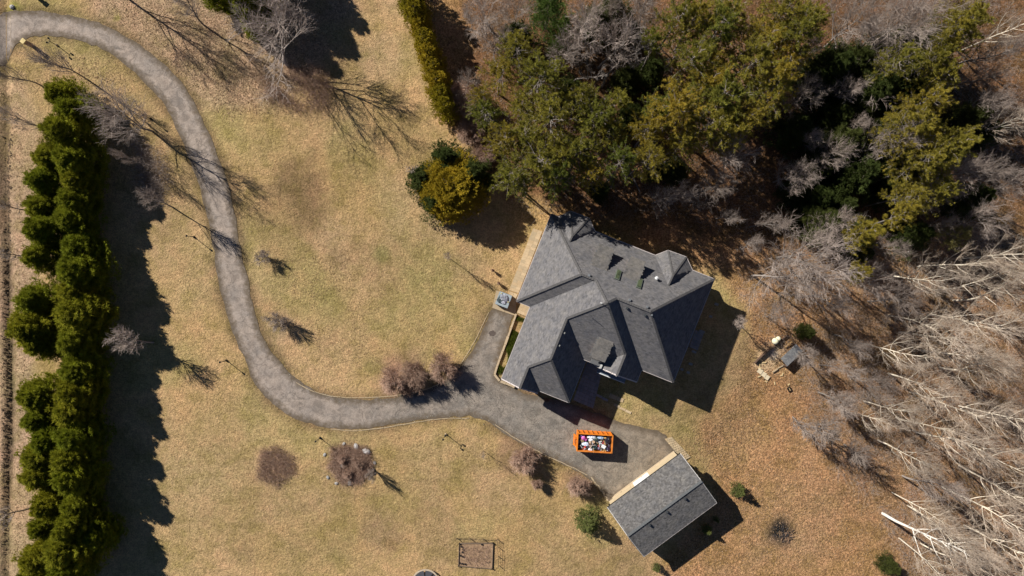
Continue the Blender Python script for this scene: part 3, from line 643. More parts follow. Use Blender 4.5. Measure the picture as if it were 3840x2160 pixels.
# ------------------------------------------------------------------ hot tub
ht = empty("hot_tub", at(1889, 1124, .1), R(-21), "square hot tub with grey cover and crumpled tarps, west of the house", "hot tub")
ht.location.z = .1
shell = link("shell", MB().box((0, 0, .40), (1.62, 1.72, .8), bev=.06).me("shell", plain("tub_shell", (.06, .07, .075), .6)), ht)
cov = plain("tub_cover", (.30, .35, .38), .55, .12, 2)
for sx in (-1, 1): link("cover", MB().box((0, sx * .42, .86), (1.66, .83, .1), bev=.03).me("cover", cov), ht)
tarps = [((-.1, .28, .99), .48, (.25, .26, .30), (1.1, .8)), ((-.35, -.22, .98), .36, (.05, .07, .08), (1.2, .8)), ((.05, -.3, 1.0), .26, (.42, .43, .50), (1.2, .7)),
         ((.25, .15, .98), .34, (.16, .16, .21), (.9, 1.1)), ((-.52, .05, .97), .3, (.06, .09, .09), (.6, 1.5)), ((-.05, .62, .97), .2, (.33, .35, .38), (1.6, .6))]
for i, (c, r, cc, s) in enumerate(tarps):
    o = link("tarp_fold", MB().ball(c, r, 3, (s[0], s[1], .28), .16, i).me("tarp", plain("tarp%d" % i, cc, .35, .3, 5, .5)), ht)
for c in ((-.55, .66, 1.02), (.62, -.05, 1.02)): link("tie_down", MB().ball(c, .1, 1, (1, 1, .5)).me("tie", plain("tie", (.6, .55, .3), .7)), ht)

# ------------------------------------------------------------------ dumpster
orange = plain("orange_paint", (.74, .215, .018), .6, .25, 2.2, .3)
rust = plain("worn_orange", (.60, .19, .03), .7, .3, 2.5)
dk = plain("dumpster_inside", (.10, .055, .03), .9, .3, 2)
dc = abs_at((2168 + 2299 + 2293 + 2163) / 4, (1625 + 1633 + 1700 + 1686) / 4 + 1, 1.95); dc.z = 0.04
DL, DW, DH = 4.27, 2.18, 1.93
dang = math.atan2(-(1633 - 1625), (2299 - 2168))
du = empty("dumpster", dc, dang, "orange open-topped dumpster full of mixed rubbish on the driveway by the garage", "dumpster")
link("floor", MB().box((0, 0, .16), (DL - .1, DW - .1, .1)).me("floor", dk), du)
for s in (-1, 1):
    w_ = link("side_wall", MB().box((0, s * (DW / 2 - .04), DH / 2 + .06), (DL, .05, DH - .1)).me("side", orange), du)
    link("top_rail", MB().box((0, s * (DW / 2 - .02), DH), (DL + .06, .14, .12), bev=.02).me("rail", orange if s > 0 else rust), du)
    link("bottom_rail", MB().box((0, s * (DW / 2 - .02), .16), (DL, .14, .14), bev=.02).me("rail", orange), du)
    for i in range(8): link("rib", MB().box((-DL / 2 + .1 + i * (DL - .2) / 7, s * (DW / 2 + .05), DH / 2), (.10, .13, DH - .25), bev=.01).me("rib", orange), du)
    for i in (-1.6, 1.6): link("wheel", MB().cyl((i, s * .8 - .06, .08), (i, s * .8 + .06, .08), .1).me("wheel", black_m), du)
link("front_wall", MB().box((-DL / 2 + .03, 0, DH / 2 + .06), (.06, DW, DH - .1)).me("front", orange), du)
link("front_rail", MB().box((-DL / 2, 0, DH), (.16, DW, .12), bev=.02).me("rail", orange), du)
link("front_frame", MB().beam((-DL / 2 - .32, -.62, .3), (-DL / 2 - .05, -.62, 1.7), .12).beam((-DL / 2 - .32, .62, .3), (-DL / 2 - .05, .62, 1.7), .12).box((-DL / 2 - .2, 0, .9), (.12, 1.3, .12)).box((-DL / 2 - .3, 0, .35), (.12, 1.3, .12)).me("frame", orange), du)
link("hook_bar", MB().cyl((-DL / 2 - .28, -.2, 1.55), (-DL / 2 - .28, .2, 1.55), .03, k=6).beam((-DL / 2 - .3, -.2, 1.55), (-DL / 2 - .02, -.2, 1.4), .04).beam((-DL / 2 - .3, .2, 1.55), (-DL / 2 - .02, .2, 1.4), .04).me("hook", lead_m), du)
dr_ = link("rear_door", MB().box((DL / 2 - .03, 0, DH / 2 + .06), (.06, DW, DH - .1)).me("door", rust), du)
link("door_rail", MB().box((DL / 2, 0, DH), (.16, DW + .06, .12), bev=.02).me("rail", rust), dr_)
for z in (.6, 1.2): link("door_rib", MB().box((DL / 2 + .04, 0, z), (.08, DW - .2, .1)).me("rib", rust), dr_)
link("latch", MB().cyl((DL / 2 + .1, -.35, .4), (DL / 2 + .1, -.35, 1.9), .03, k=6).me("latch", lead_m), dr_)
# the load: one bulk mass plus the pieces one can tell apart
def dp(px, py, z):      # zoomed photo coordinates -> world, z metres above ground
    return abs_at(2120 + px / 8.05, 1580 + py / 8.05, z)
rn = random.Random(5)
mb = MB()
for i in range(420):
    x, y = rn.uniform(-DL / 2 + .15, DL / 2 - .15), rn.uniform(-DW / 2 + .15, DW / 2 - .15); z = 1.15 + rn.uniform(0, .35)
    mb.box((x, y, z), (rn.uniform(.06, .34), rn.uniform(.04, .22), rn.uniform(.03, .16)), M=None, rz=rn.uniform(0, 3.14))
rm, n, l, b = new_mat("mixed_rubbish", .7, .3); g = n.new("ShaderNodeNewGeometry")
cr = n.new("ShaderNodeValToRGB"); cr.color_ramp.interpolation = 'CONSTANT'; es = cr.color_ramp.elements
cl = [(.02, .02, .03), (.55, .55, .58), (.35, .22, .11), (.05, .05, .10), (.55, .55, .6), (.12, .10, .10), (.45, .07, .07), (.25, .3, .38), (.04, .04, .04), (.6, .45, .25), (.30, .30, .32), (.03, .08, .06)]
while len(es) < len(cl): es.new(.5)
for i, c in enumerate(cl): es[i].position = i / len(cl); es[i].color = (*c, 1)
l.new(g.outputs["Random Per Island"], cr.inputs[0]); l.new(cr.outputs[0], b.inputs["Base Color"])
bulk = mb.obj("mixed_rubbish", rm); bulk.location = dc; bulk.rotation_euler.z = dang; bulk['kind'] = 'stuff'; bulk['label'] = "mixed small rubbish filling the orange dumpster"
link("heap", MB().box((0, 0, .68), (DL - .14, DW - .14, 1.0)).me("heap", plain("rubbish_bed", (.05, .045, .045), .9, .5, 6)), bulk)
def crumple(name, px, py, r, sc, c, label, cat, z=1.62, rz=0, rough=.4, seed=1, jit=.16):
    o = MB().ball((0, 0, 0), r, 3, sc, jit, seed).obj(name, plain(name + str(c), c, rough, .25, 6, .45)); o.location = dp(px, py, z); o.rotation_euler.z = rz
    return tag(o, label, cat, "things thrown in the dumpster")
def flat(name, px, py, size, rz, c, label, cat, z=1.66, tilt=(0, 0), mat=None):
    o = MB().box((0, 0, 0), size, bev=min(size) * .2).obj(name, mat or plain(name + str(c), c, .7, .15, 5)); o.location = dp(px, py, z); o.rotation_euler = (tilt[0], tilt[1], rz)
    return tag(o, label, cat, "things thrown in the dumpster")
crumple("rubbish_bag", 545, 500, .27, (1, .95, .7), (.62, .13, .42), "pink-purple rubbish bag near the upper left corner of the load", "bag", seed=2)
crumple("rubbish_bag", 480, 430, .22, (1.2, .8, .6), (.16, .07, .36), "dark violet bag in the upper left corner of the load", "bag", seed=3)
crumple("rubbish_bag", 620, 560, .16, (1, 1, .6), (.45, .08, .32), "small magenta bundle below the pink bag", "bag", seed=12)
crumple("rubbish_bag", 1290, 570, .33, (1, 1.1, .7), (.022, .02, .03), "big black rubbish bag against the right end of the load", "bag", seed=4, rough=.25)
crumple("rubbish_bag", 1290, 850, .30, (.8, 1.2, .6), (.025, .02, .045), "black bag in the lower right corner of the load", "bag", seed=5, rough=.25)
crumple("rubbish_bag", 890, 810, .26, (1.3, .9, .6), (.02, .04, .04), "black-green bag at the bottom centre of the load", "bag", seed=6, rough=.25)
crumple("rubbish_bag", 930, 545, .26, (1.1, 1, .6), (.04, .06, .055), "dark grey bag in the upper middle of the load", "bag", seed=7, rough=.3)
crumple("rubbish_bag", 1010, 820, .15, (1, 1, .7), (.17, .14, .24), "small grey-violet bag left of the white panel", "bag", seed=8)
crumple("plastic_sheet", 790, 470, .36, (1.6, .5, .3), (.78, .80, .86), "long crumpled white plastic sheet along the upper side of the load", "plastic", seed=9)
crumple("plastic_sheet", 770, 560, .24, (1.1, .7, .4), (.85, .85, .87), "bright white plastic lump below the long sheet", "plastic", seed=10)
crumple("plastic_sheet", 1060, 490, .30, (1.4, .7, .35), (.42, .55, .72), "pale blue plastic sheet in the upper right of the load", "plastic", seed=11)
crumple("plastic_sheet", 600, 690, .28, (1.5, .8, .35), (.66, .74, .86), "light blue-white plastic left of the middle of the load", "plastic", seed=13)
crumple("plastic_sheet", 750, 850, .20, (1.3, .7, .4), (.75, .75, .8), "white plastic near the lower rim of the load", "plastic", seed=14)
flat("cardboard", 515, 590, (.36, .42, .05), .5, (.52, .36, .21), "tan triangular cardboard flap at the left of the load", "cardboard", tilt=(.3, .2))
flat("cardboard", 850, 620, (.30, .34, .05), .8, (.50, .34, .22), "tan cardboard piece in the middle of the load", "cardboard", tilt=(-.2, .4))
flat("cardboard", 745, 650, (.24, .40, .04), .1, (.58, .42, .28), "pale cardboard strip left of the middle of the load", "cardboard")
flat("cardboard", 1200, 500, (.28, .16, .06), .1, (.62, .38, .16), "orange-tan board by the upper right corner of the load", "cardboard")
flat("thrown_board", 1155, 765, (.52, .42, .04), -.55, (.82, .83, .82), "square white panel lying on the lower right of the load", "panel", z=1.78, tilt=(.08, .05))
flat("white_rack", 1060, 610, (.34, .06, .04), .05, (.78, .78, .8), "upper bar of the white rack right of the middle", "rack", z=1.74)
flat("white_rack", 1060, 665, (.34, .06, .04), .05, (.78, .78, .8), "lower bar of the white rack above the white panel", "rack", z=1.74)
flat("window_frame_piece", 1035, 700, (.05, .62, .04), -.1, (.55, .56, .6), "long grey strip standing beside the white panel", "strip", z=1.72)
flat("lumber", 1180, 640, (.08, .62, .08), .25, (.46, .24, .10), "reddish brown board left of the big black bag", "lumber", z=1.7)
flat("lumber", 1110, 890, (.07, .34, .07), .5, (.62, .42, .18), "short yellow offcut left of the bottom corner group", "lumber", z=1.72)
flat("lumber", 1165, 880, (.07, .32, .07), -.3, (.66, .45, .20), "short yellow offcut in the middle of the bottom group", "lumber", z=1.75)
flat("lumber", 1210, 895, (.07, .30, .07), .1, (.64, .43, .19), "short yellow offcut right in the bottom group", "lumber", z=1.73)
flat("lumber", 850, 880, (.05, .62, .05), .02, (.60, .44, .26), "thin stick poking over the lower rim", "lumber", z=1.98)
flat("red_box", 598, 780, (.18, .22, .16), .2, (.62, .03, .03), "small red box near the lower left of the load", "box", z=1.7)
flat("red_box", 735, 690, (.14, .30, .10), -.2, (.20, .08, .06), "dark maroon block in the middle left of the load", "box", z=1.68)
flat("tube", 800, 730, (.9, .05, .05), .12, (.60, .50, .45), "long pale tube across the middle of the load", "tube", z=1.78)
flat("tube", 480, 760, (.05, .42, .05), .5, (.66, .68, .72), "grey tube in the lower left corner of the load", "tube", z=1.74)
flat("chair_frame", 770, 780, (.46, .05, .05), .9, (.64, .55, .50), "pale bent chair frame near the bottom of the load", "frame", z=1.76)

# ------------------------------------------------------------------ lamps along the drive
def lamp(px, py, h, heads, aim, label, base=False):
    r_ = empty("lamp_post", at(px, py), 0, label, "lamp post", "small black lamp posts along the driveway")
    link("post", MB().cyl((0, 0, 0), (0, 0, h), .045, .035, 8).me("post", black_m), r_)
    link("base", MB().cyl((0, 0, 0), (0, 0, .25), .16, .09, 10).me("base", conc_m if base else black_m), r_)
    for s in heads:
        d = Vector((math.cos(aim), math.sin(aim), 0)) * s * .28
        if d.length: link("arm", MB().beam((0, 0, h - .05), d + Vector((0, 0, h)), .04).me("arm", black_m), r_)
        ln = link("lantern", MB().cyl(d + Vector((0, 0, h)), d + Vector((0, 0, h + .26)), .07, .11, 6).cyl(d + Vector((0, 0, h + .26)), d + Vector((0, 0, h + .38)), .14, .02, 6).me("lantern", black_m), r_)
        link("glass", MB().cyl(d + Vector((0, 0, h + .03)), d + Vector((0, 0, h + .24)), .085, .10, 6).me("glass", plain("lamp_glass", (.5, .5, .45), .3)), ln)
lamp(728, 889, 1.75, [0], 0, "black lamp post beside the tall bare tree's shadow, left of the driveway's middle")
lamp(850, 1352, 1.75, [0], 0, "black lamp post on the lawn left of the driveway's lower bend")
lamp(1201, 1642, 1.75, [0], 0, "black lamp post beside the round rock garden")
lamp(1672, 1628, 1.8, [-1, 1], R(60), "two-headed black lamp post below the driveway, nearest the dumpster", True)
lamp(214, 170, 1.5, [-1, 1], R(70), "two-headed black lamp post inside the driveway's top left bend", True)
lamp(566, 446, 1.6, [0], 0, "black lamp post in the tree shadows left of the upper driveway")
# gate pillars, rock, cream ornament
for px, py, lab in ((122, 172, "tan brick gate pillar with a pale square cap inside the entrance bend"), (118, -26, "tan brick gate pillar on the far side of the entrance, at the frame's top edge")):
    g_ = empty("gate_pillar", at(px, py), R(-38), lab, "pillar", "gate pillars at the driveway entrance")
    link("shaft", MB().box((0, 0, .8), (.46, .46, 1.6)).me("shaft", brick_m), g_); link("cap", MB().box((0, 0, 1.66), (.58, .58, .14), bev=.03).me("cap", plain("pillar_cap", (.66, .52, .25), .85)), g_)
def rock(px, py, r, sc, label, mat, seed, grp=None, h=.0):
    o = MB().ball((0, 0, r * .25), r, 3, sc, .09, seed).obj("rock", mat); o.location = at(px, py, h); o.rotation_euler.z = seed; return tag(o, label, "rock", grp)
pale_rock = plain("pale_rock", (.50, .48, .46), .9, .2, 3)
rock(47, 27, .28, (1, 1, .9), "round pale grey stone by the green tuft at the entrance", pale_rock, 3)
G2 = "rocks of the round rock garden"
rock(1336, 1674, .36, (1.2, .8, .7), "pale pointed rock at the top of the rock garden", pale_rock, 5, G2)
rock(1374, 1692, .42, (1.3, .8, .7), "largest pale rock on the upper right rim of the rock garden", pale_rock, 6, G2)
rock(1286, 1748, .30, (.7, 1.2, .6), "slim pale rock standing inside the rock garden", pale_rock, 7, G2)
rock(1312, 1810, .34, (1, .8, .5), "flat grey rock at the bottom of the rock garden", rock_m, 8, G2)
rock(1398, 1768, .34, (.8, 1.2, .8), "dark rock on the right rim of the rock garden", plain("dark_rock", (.07, .07, .075), .9), 9, G2)
for i, (px, py) in enumerate([(1218, 1705), (1230, 1790), (1262, 1812), (1290, 1664), (1405, 1735)]):
    rock(px, py, .2, (1.2, .9, .5), ["small stone on the left rim of the rock garden", "brown stone at the lower left of the rock garden", "low stone left of the flat grey rock", "small stone at the upper left rim of the rock garden", "small stone right of the rock garden's dead grass"][i], rock_m, 20 + i, G2)
cream_b = plain("cream_paint", (.74, .70, .50), .7, .08, 2)
orn = empty("ball_ornament", at(2906, 1276), R(35), "cream ornament of two touching balls at the top corner of the sand pit", "ornament")
link("ball", MB().ball((-.14, 0, .42), .42, 4).me("ball", cream_b, True), orn); link("ball", MB().ball((.36, 0, .33), .32, 4, (1, 1, 1)).me("ball", cream_b, True), orn)

# ------------------------------------------------------------------ sand pit with its lean-to
LZ = 1.35; zb = float(G(*plan([(2960, 1330)], 1.0)[0]))
q = [abs_at(*p, zb + z) for p, z in (((2928, 1345), 1.45), ((2986, 1290), 1.45), ((3012, 1318), 1.15), ((2952, 1374), 1.15))]
shed = empty("lean_to", (0, 0, 0), 0, "low lean-to with a worn grey sheet roof at the right end of the sand pit", "shed")
felt, n, l, b = new_mat("grey_felt", .85, .2); l.new(mix(n, l, (.17, .17, .18), (.30, .30, .29), ramp(n, l, noise(n, l, 1.8, 6, .7, dist=1.5), [(.4, 0), (.6, 1)])), b.inputs["Base Color"])
prism_down([q], "roof", felt, shed, .06)
for i, (a, b_) in enumerate(((q[1], q[2]), (q[3], q[2]))):
    mb = MB(); a1, b1 = a - Vector((0, 0, .07)), b_ - Vector((0, 0, .07)); mb.face([a1, b1, Vector((b1.x, b1.y, zb)), Vector((a1.x, a1.y, zb))]).obj("side_board", plain("old_board", (.11, .07, .05), .9), shed)
for p in q[:2] + q[3:]: MB().beam(Vector((p.x, p.y, zb)), p - Vector((0, 0, .05)), .09).obj("post", plain("old_board", (.11, .07, .05), .9), shed)
MB().beam(q[0] * .35 + q[1] * .65 + Vector((-.22, .12, -1.2)), q[1] + Vector((-.15, .28, -.9)), .12, .07).obj("front_beam", plain("new_wood", (.52, .33, .15), .8), shed)
wood = plain("pale_wood", (.58, .44, .24), .85, .15, 4)
stones_line("pit_wall", [(2834, 1363), (2850, 1346), (2868, 1328), (2890, 1310), (2912, 1298)], plain("old_board", (.11, .07, .05), .9), .12, .45, .9, 1.0, "dark timber wall along the upper left side of the sand pit", "timber wall", "plank", .02, 3, 0)
stones_line("pit_wall", [(2934, 1278), (2948, 1268), (2962, 1256)], plain("old_board", (.11, .07, .05), .9), .10, .35, .8, 1.0, "short dark timber wall running up right from the cream ball ornament", "timber wall", "plank", .03, 4, 0)
stones_line("pit_edge", [(2908, 1400), (2924, 1390), (2936, 1378), (2950, 1374)], conc_m, .12, .22, .8, 1.0, "broken concrete edge on the lower side of the sand pit", "edging", "piece", .05, 5, 0)
for i, (px, py, s, rz, lab) in enumerate([(2850, 1392, (.64, .58, .06), -.55, "upper of three pale square slabs left of the sand pit"), (2864, 1404, (.60, .58, .06), -.55, "middle of three pale square slabs left of the sand pit"), (2876, 1415, (.60, .58, .06), -.6, "lower of three pale square slabs left of the sand pit")]):
    o = MB().box((0, 0, 0), s, bev=.01).obj("slab", plain("pale_slab", (.62, .52, .36), .9, .1, 3)); o.location = at(px, py, .05 + .03 * i); o.rotation_euler.z = rz; tag(o, lab, "slab", "pale slabs by the sand pit")
for i, (px, py, L, rz, lab) in enumerate([(2847, 1412, .4, .4, "short wood block below the upper slab"), (2873, 1431, .28, -.6, "short wood block below the lower slab"), (2905, 1437, .38, -1.4, "upright wood block below the sand pit"),
        (2865, 1360, .6, .1, "pale plank inside the top left corner of the sand pit"), (2849, 1366, .35, -1.3, "pale post end at the left corner of the sand pit"), (2850, 1378, .45, -.9, "narrow plank between the corner and the slabs"),
        (2958, 1442, .3, .8, "small plank above the dark crate"), (2930, 1408, .35, .2, "broken wood scrap under the concrete edge"), (2935, 1402, .3, 1.1, "tilted wood scrap right under the concrete edge")]):
    o = MB().box((0, 0, 0), (L, .15, .08), bev=.01).obj("wood_block", wood); o.location = at(px, py, .06); o.rotation_euler.z = rz; tag(o, lab, "wood block", "wood pieces round the sand pit")
cr_ = empty("crate", at(2959, 1459), .5, "small dark open crate on the leaves below the sand pit", "crate")
for x, y, sx, sy in ((-.2, 0, .04, .5), (.2, 0, .04, .5), (0, .25, .44, .04), (0, -.25, .44, .04)): link("side", MB().box((x, y, .12), (sx, sy, .24)).me("side", black_m), cr_)
link("slat", MB().box((0, 0, .2), (.06, .4, .04)).me("slat", wood), cr_)

# ------------------------------------------------------------------ garden bed, trampoline, fire ring
gbm = plain("bed_board", (.22, .16, .11), .9, .3, 3)
bed = empty("garden_bed", (0, 0, 0), 0, "square raised garden bed with thin dark boards and dead stalks near the bottom edge", "garden bed")
bc = [at(*p) for p in ((1722, 2036), (1849, 2035), (1845, 2131), (1719, 2120))]
for i in range(4): MB().beam(bc[i] + Vector((0, 0, .1)), bc[(i + 1) % 4] + Vector((0, 0, .1)), .06, .22).obj("board", gbm, bed)
for i in range(4): MB().beam(bc[i] + Vector((0, 0, -.1)), bc[i] + Vector((0, 0, .36)), .1).obj("post", black_m, bed)
mb = MB(); mb.face([p + Vector((0, 0, .07)) for p in bc]).obj("soil", plain("bed_soil", (.31, .205, .125), 1.0, .5, 3), bed)
rn = random.Random(8)
for i, (px, py) in enumerate([(1731, 2050), (1737, 2060), (1734, 2071), (1728, 2084), (1737, 2088), (1726, 2112), (1735, 2114), (1745, 2116), (1807, 2042)]):
    p = at(px, py, .16); o = MB().cyl(p - Vector((0, 0, .12)), p + Vector((0, 0, .05)), .09, .12, 8).obj("pot", black_m); tag(o, "small black plant pot, %s in the garden bed" % ["topmost of the left column", "second down the left column", "third down the left column", "fourth down the left column", "fifth down the left column", "leftmost of the bottom three", "middle of the bottom three", "rightmost of the bottom three", "alone by the upper rim"][i], "plant pot", "black pots in the garden bed")
fn = empty("wire_fence", (0, 0, 0), 0, "low wire fence round the top and right of the garden bed", "fence")
fpts = [at(*p) for p in ((1712, 2016), (1760, 2016), (1812, 2020), (1865, 2021), (1867, 2050), (1868, 2085), (1870, 2120))]
for p in fpts: MB().beam(p, p + Vector((0, 0, .75)), .06).obj("post", gbm, fn)
for a, b_ in zip(fpts, fpts[1:]):
    for z in (.25, .5, .7): MB().beam(a + Vector((0, 0, z)), b_ + Vector((0, 0, z)), .018).obj("wire", black_m, fn)
trm = empty("trampoline", at(1597, 2181), 0, "round black trampoline with a torn mat and cream rim, cut by the bottom edge", "trampoline")
mb = MB(); N_ = 48; RT = 1.72
def ringpt(r, i, z): t = 2 * math.pi * i / N_; return Vector((r * math.cos(t), r * math.sin(t), z))
mb = MB()
for i in range(N_):
    mb.face([ringpt(RT - .14, i, .52), ringpt(RT + .05, i, .5), ringpt(RT + .05, i + 1, .5), ringpt(RT - .14, i + 1, .52)])
link("rim_pad", mb.me("pad", plain("cream_pad", (.45, .36, .26), .8, .3, 4)), trm)
mb = MB()
for i in range(N_):
    a = 360 * i / N_
    if 88 < a < 97 or 38 < a < 46: continue
    mb.face([ringpt(.0, i, .46), ringpt(RT - .15, i, .5), ringpt(RT - .15, i + 1, .5)])
link("mat", mb.me("mat", plain("black_mat", (.075, .075, .085), .6, .2, 2)), trm)
for i in range(6):
    p = ringpt(RT, i * 8, 0); link("leg", MB().cyl(p, p + Vector((0, 0, .5)), .03, k=6).me("leg", lead_m), trm)
fr = empty("fire_ring", at(2941, 2005), 0, "burnt fire ring with ash and charred sticks on the orange leaves", "fire pit")
rn = random.Random(4); mb = MB()
for i in range(90):
    a, r0 = rn.uniform(0, 6.28), rn.uniform(0, 1.15); p = Vector((r0 * math.cos(a), r0 * math.sin(a), .05)); d = Vector((rn.uniform(-1, 1), rn.uniform(-1, 1), .1)).normalized() * rn.uniform(.1, .4)
    mb.beam(p, p + d, .04, .04)
o = link("charred_sticks", mb.me("sticks", plain("char", (.05, .045, .045), .95, .5, 8, isl=.8)), fr); o['kind'] = 'stuff'
for i in range(9):
    a = i * .7; p = Vector((.5 * math.cos(a) + .2, .5 * math.sin(a) - .2, .1)); link("log", MB().cyl(p, p + Vector((.4 * math.cos(a * 3), .4 * math.sin(a * 3), .05)), .05, k=7).me("log", plain("log_brown", (.22, .14, .09), .95)), fr)
st = MB(); N_ = 18
st.face([Vector((.42 * math.cos(2 * math.pi * i / N_) * (1 + .15 * math.sin(i * 2.3)), .36 * math.sin(2 * math.pi * i / N_) * (1 + .15 * math.cos(i * 1.7)), 0)) for i in range(N_)])
o = st.obj("drain_cover", plain("stain", (.10, .08, .07), .95, .3, 4)); o.location = at(1846, 1250, .05); tag(o, "dark round patch on the short drive below the hot tub", "drain cover")

# ------------------------------------------------------------------ trees
bark_grey = bark_mat("grey_bark", (.30, .26, .235), (.22, .19, .165), .25)
bark_pale = bark_mat("pale_bark", (.88, .80, .66), (.62, .52, .39), .15)
bark_dark = bark_mat("dark_bark", (.13, .105, .085), (.20, .165, .14), .2)
bark_brown = bark_mat("brown_twigs", (.40, .255, .19), (.52, .37, .28), .2)
twig_grey = bark_mat("grey_twigs", (.42, .345, .295), (.30, .245, .21), .25)
twig_pale = bark_mat("pale_twigs", (.60, .50, .40), (.44, .345, .265), .25)
fol_hedge = leaf_mat("hedge_foliage", (.19, .225, .016), (.34, .32, .026))
fol_bright = leaf_mat("bright_foliage", (.25, .22, .016), (.40, .295, .025))
fol_pine = leaf_mat("pine_needles", (.20, .20, .035), (.42, .34, .055), wide=True)
fol_spruce = leaf_mat("spruce_foliage", (.13, .16, .05), (.22, .24, .08))
fol_deep = leaf_mat("deep_green_foliage", (.055, .078, .020), (.10, .115, .03))
fol_lime = leaf_mat("fresh_green_foliage", (.10, .16, .030), (.15, .20, .05))
fol_olive = leaf_mat("olive_foliage", (.27, .26, .09), (.38, .34, .14))

def unit(v):
    L = math.sqrt(v[0] ** 2 + v[1] ** 2 + v[2] ** 2) + 1e-9; return (v[0] / L, v[1] / L, v[2] / L)
def branchy(seed, h, spread, n_limb, first, upb, dens=1.0, stems=1, wob=.12, tw=1.0, lean=0.0, depth=4, droop=0.0, base_r=None):
    """bare tree: returns (wood segments, twig segments)"""
    rn = random.Random(seed); wood, twigs = [], []
    br = base_r or h * .0125 + .02
    kids = {1: 12, 2: 8, 3: 4.0}
    lens = {1: spread, 2: spread * .48, 3: spread * .25, 4: spread * .14}
    rads = {1: br * .42, 2: .026 * tw, 3: .0135 * tw, 4: .0085 * tw}
    def grow(p, d, L, r, lvl):
        ns = {0: 9, 1: 7, 2: 4, 3: 2, 4: 1}[lvl]; pts = [p]; d0 = d
        for i in range(ns):
            w = wob * (.55, .75, .8, 1.0, 1.0)[lvl]
            d = unit((d[0] + rn.gauss(0, w), d[1] + rn.gauss(0, w), d[2] + rn.gauss(0, w * .7) + (upb * .10 if lvl in (1, 2) else 0) - (droop if lvl > 2 else 0)))
            q = (p[0] + d[0] * L / ns, p[1] + d[1] * L / ns, p[2] + d[2] * L / ns)
            f0, f1 = 1 - i / ns * .85, 1 - (i + 1) / ns * .85
            (wood if lvl < 2 else twigs).append((*p, *q, r * f0, r * f1)); pts.append(q); p = q
            if lvl in (1, 2, 3) and lvl < depth:
                k = kids[lvl] * dens / ns * (1.4 if i > ns * .3 else .45)
                k = int(k) + (rn.random() < k % 1)
                for _ in range(k):
                    a = rn.uniform(0, 6.283); sp = rn.uniform(.35, .80)
                    s = unit((rn.gauss(0, 1), rn.gauss(0, 1), rn.gauss(0, .8)))
                    dot = s[0] * d[0] + s[1] * d[1] + s[2] * d[2]; s = unit((s[0] - d[0] * dot, s[1] - d[1] * dot, s[2] - d[2] * dot))
                    nd = unit((d[0] + s[0] * sp, d[1] + s[1] * sp, d[2] + s[2] * sp + .08)); t = rn.random()
                    q2 = (pts[-2][0] * (1 - t) + q[0] * t, pts[-2][1] * (1 - t) + q[1] * t, pts[-2][2] * (1 - t) + q[2] * t)
                    grow(q2, nd, lens[lvl + 1] * rn.uniform(.6, 1.25) * (1 - .35 * i / ns), rads[lvl + 1] * (.8 + .4 * rn.random()), lvl + 1)
        return pts
    for st in range(stems):
        a0 = rn.uniform(0, 6.283); ln = lean if stems == 1 else rn.uniform(.15, .45)
        d = unit((math.cos(a0) * ln, math.sin(a0) * ln, 1)); hh = h * (1 if stems == 1 else rn.uniform(.75, 1))
        pts = grow((0, 0, -.15), d, hh * .93, br * (1 if stems == 1 else .7), 0); n = len(pts) - 1
        nl = max(3, int(n_limb / stems))
        for i in range(nl):
            t = first + (1 - first) * (i + rn.random() * .7) / nl; t = min(.995, t); x = t * n; j = min(n - 1, int(x)); f = x - j
            q = tuple(pts[j][c] * (1 - f) + pts[j + 1][c] * f for c in range(3)); a = i * 2.4 + rn.uniform(-.5, .5)
            el = upb * (.55 + .8 * t) + rn.uniform(-.15, .15)
            d2 = unit((math.cos(a), math.sin(a), max(-.1, el)))
            top = (t - first) / (1 - first)
            grow(q, d2, spread * (1.05 - .5 * top) * rn.uniform(.75, 1.15), br * (.52 - .3 * t), 1)
    return wood, twigs
def tree_meshes(kind, seed, bark, twig, **k):
    w, t = branchy(seed, **k)
    V, F = tubes(w, 5); V2, F2 = tubes(t, 3)
    return [("trunk", np_mesh(kind + "_trunk", V, F, bark)), ("twigs", np_mesh(kind + "_twigs", V2, F2, twig))]
def spray(rn, P, D, n, L, wd, jit):
    """n thin leaf triangles around points P (m,3) heading along D"""
    m = len(P); P = np.repeat(P, n, 0); D = np.repeat(D, n, 0) + rn.normal(0, jit, (m * n, 3)); D /= np.linalg.norm(D, axis=1, keepdims=True)
    S = np.cross(D, rn.normal(0, 1, D.shape)); S /= (np.linalg.norm(S, axis=1, keepdims=True) + 1e-9)
    l = (L * rn.uniform(.55, 1.3, m * n))[:, None]; w = (wd * rn.uniform(.6, 1.3, m * n))[:, None]
    V = np.stack([P - S * w * .5, P + S * w * .5, P + D * l], 1).reshape(-1, 3); F = np.arange(len(V)).reshape(-1, 3); return V, F
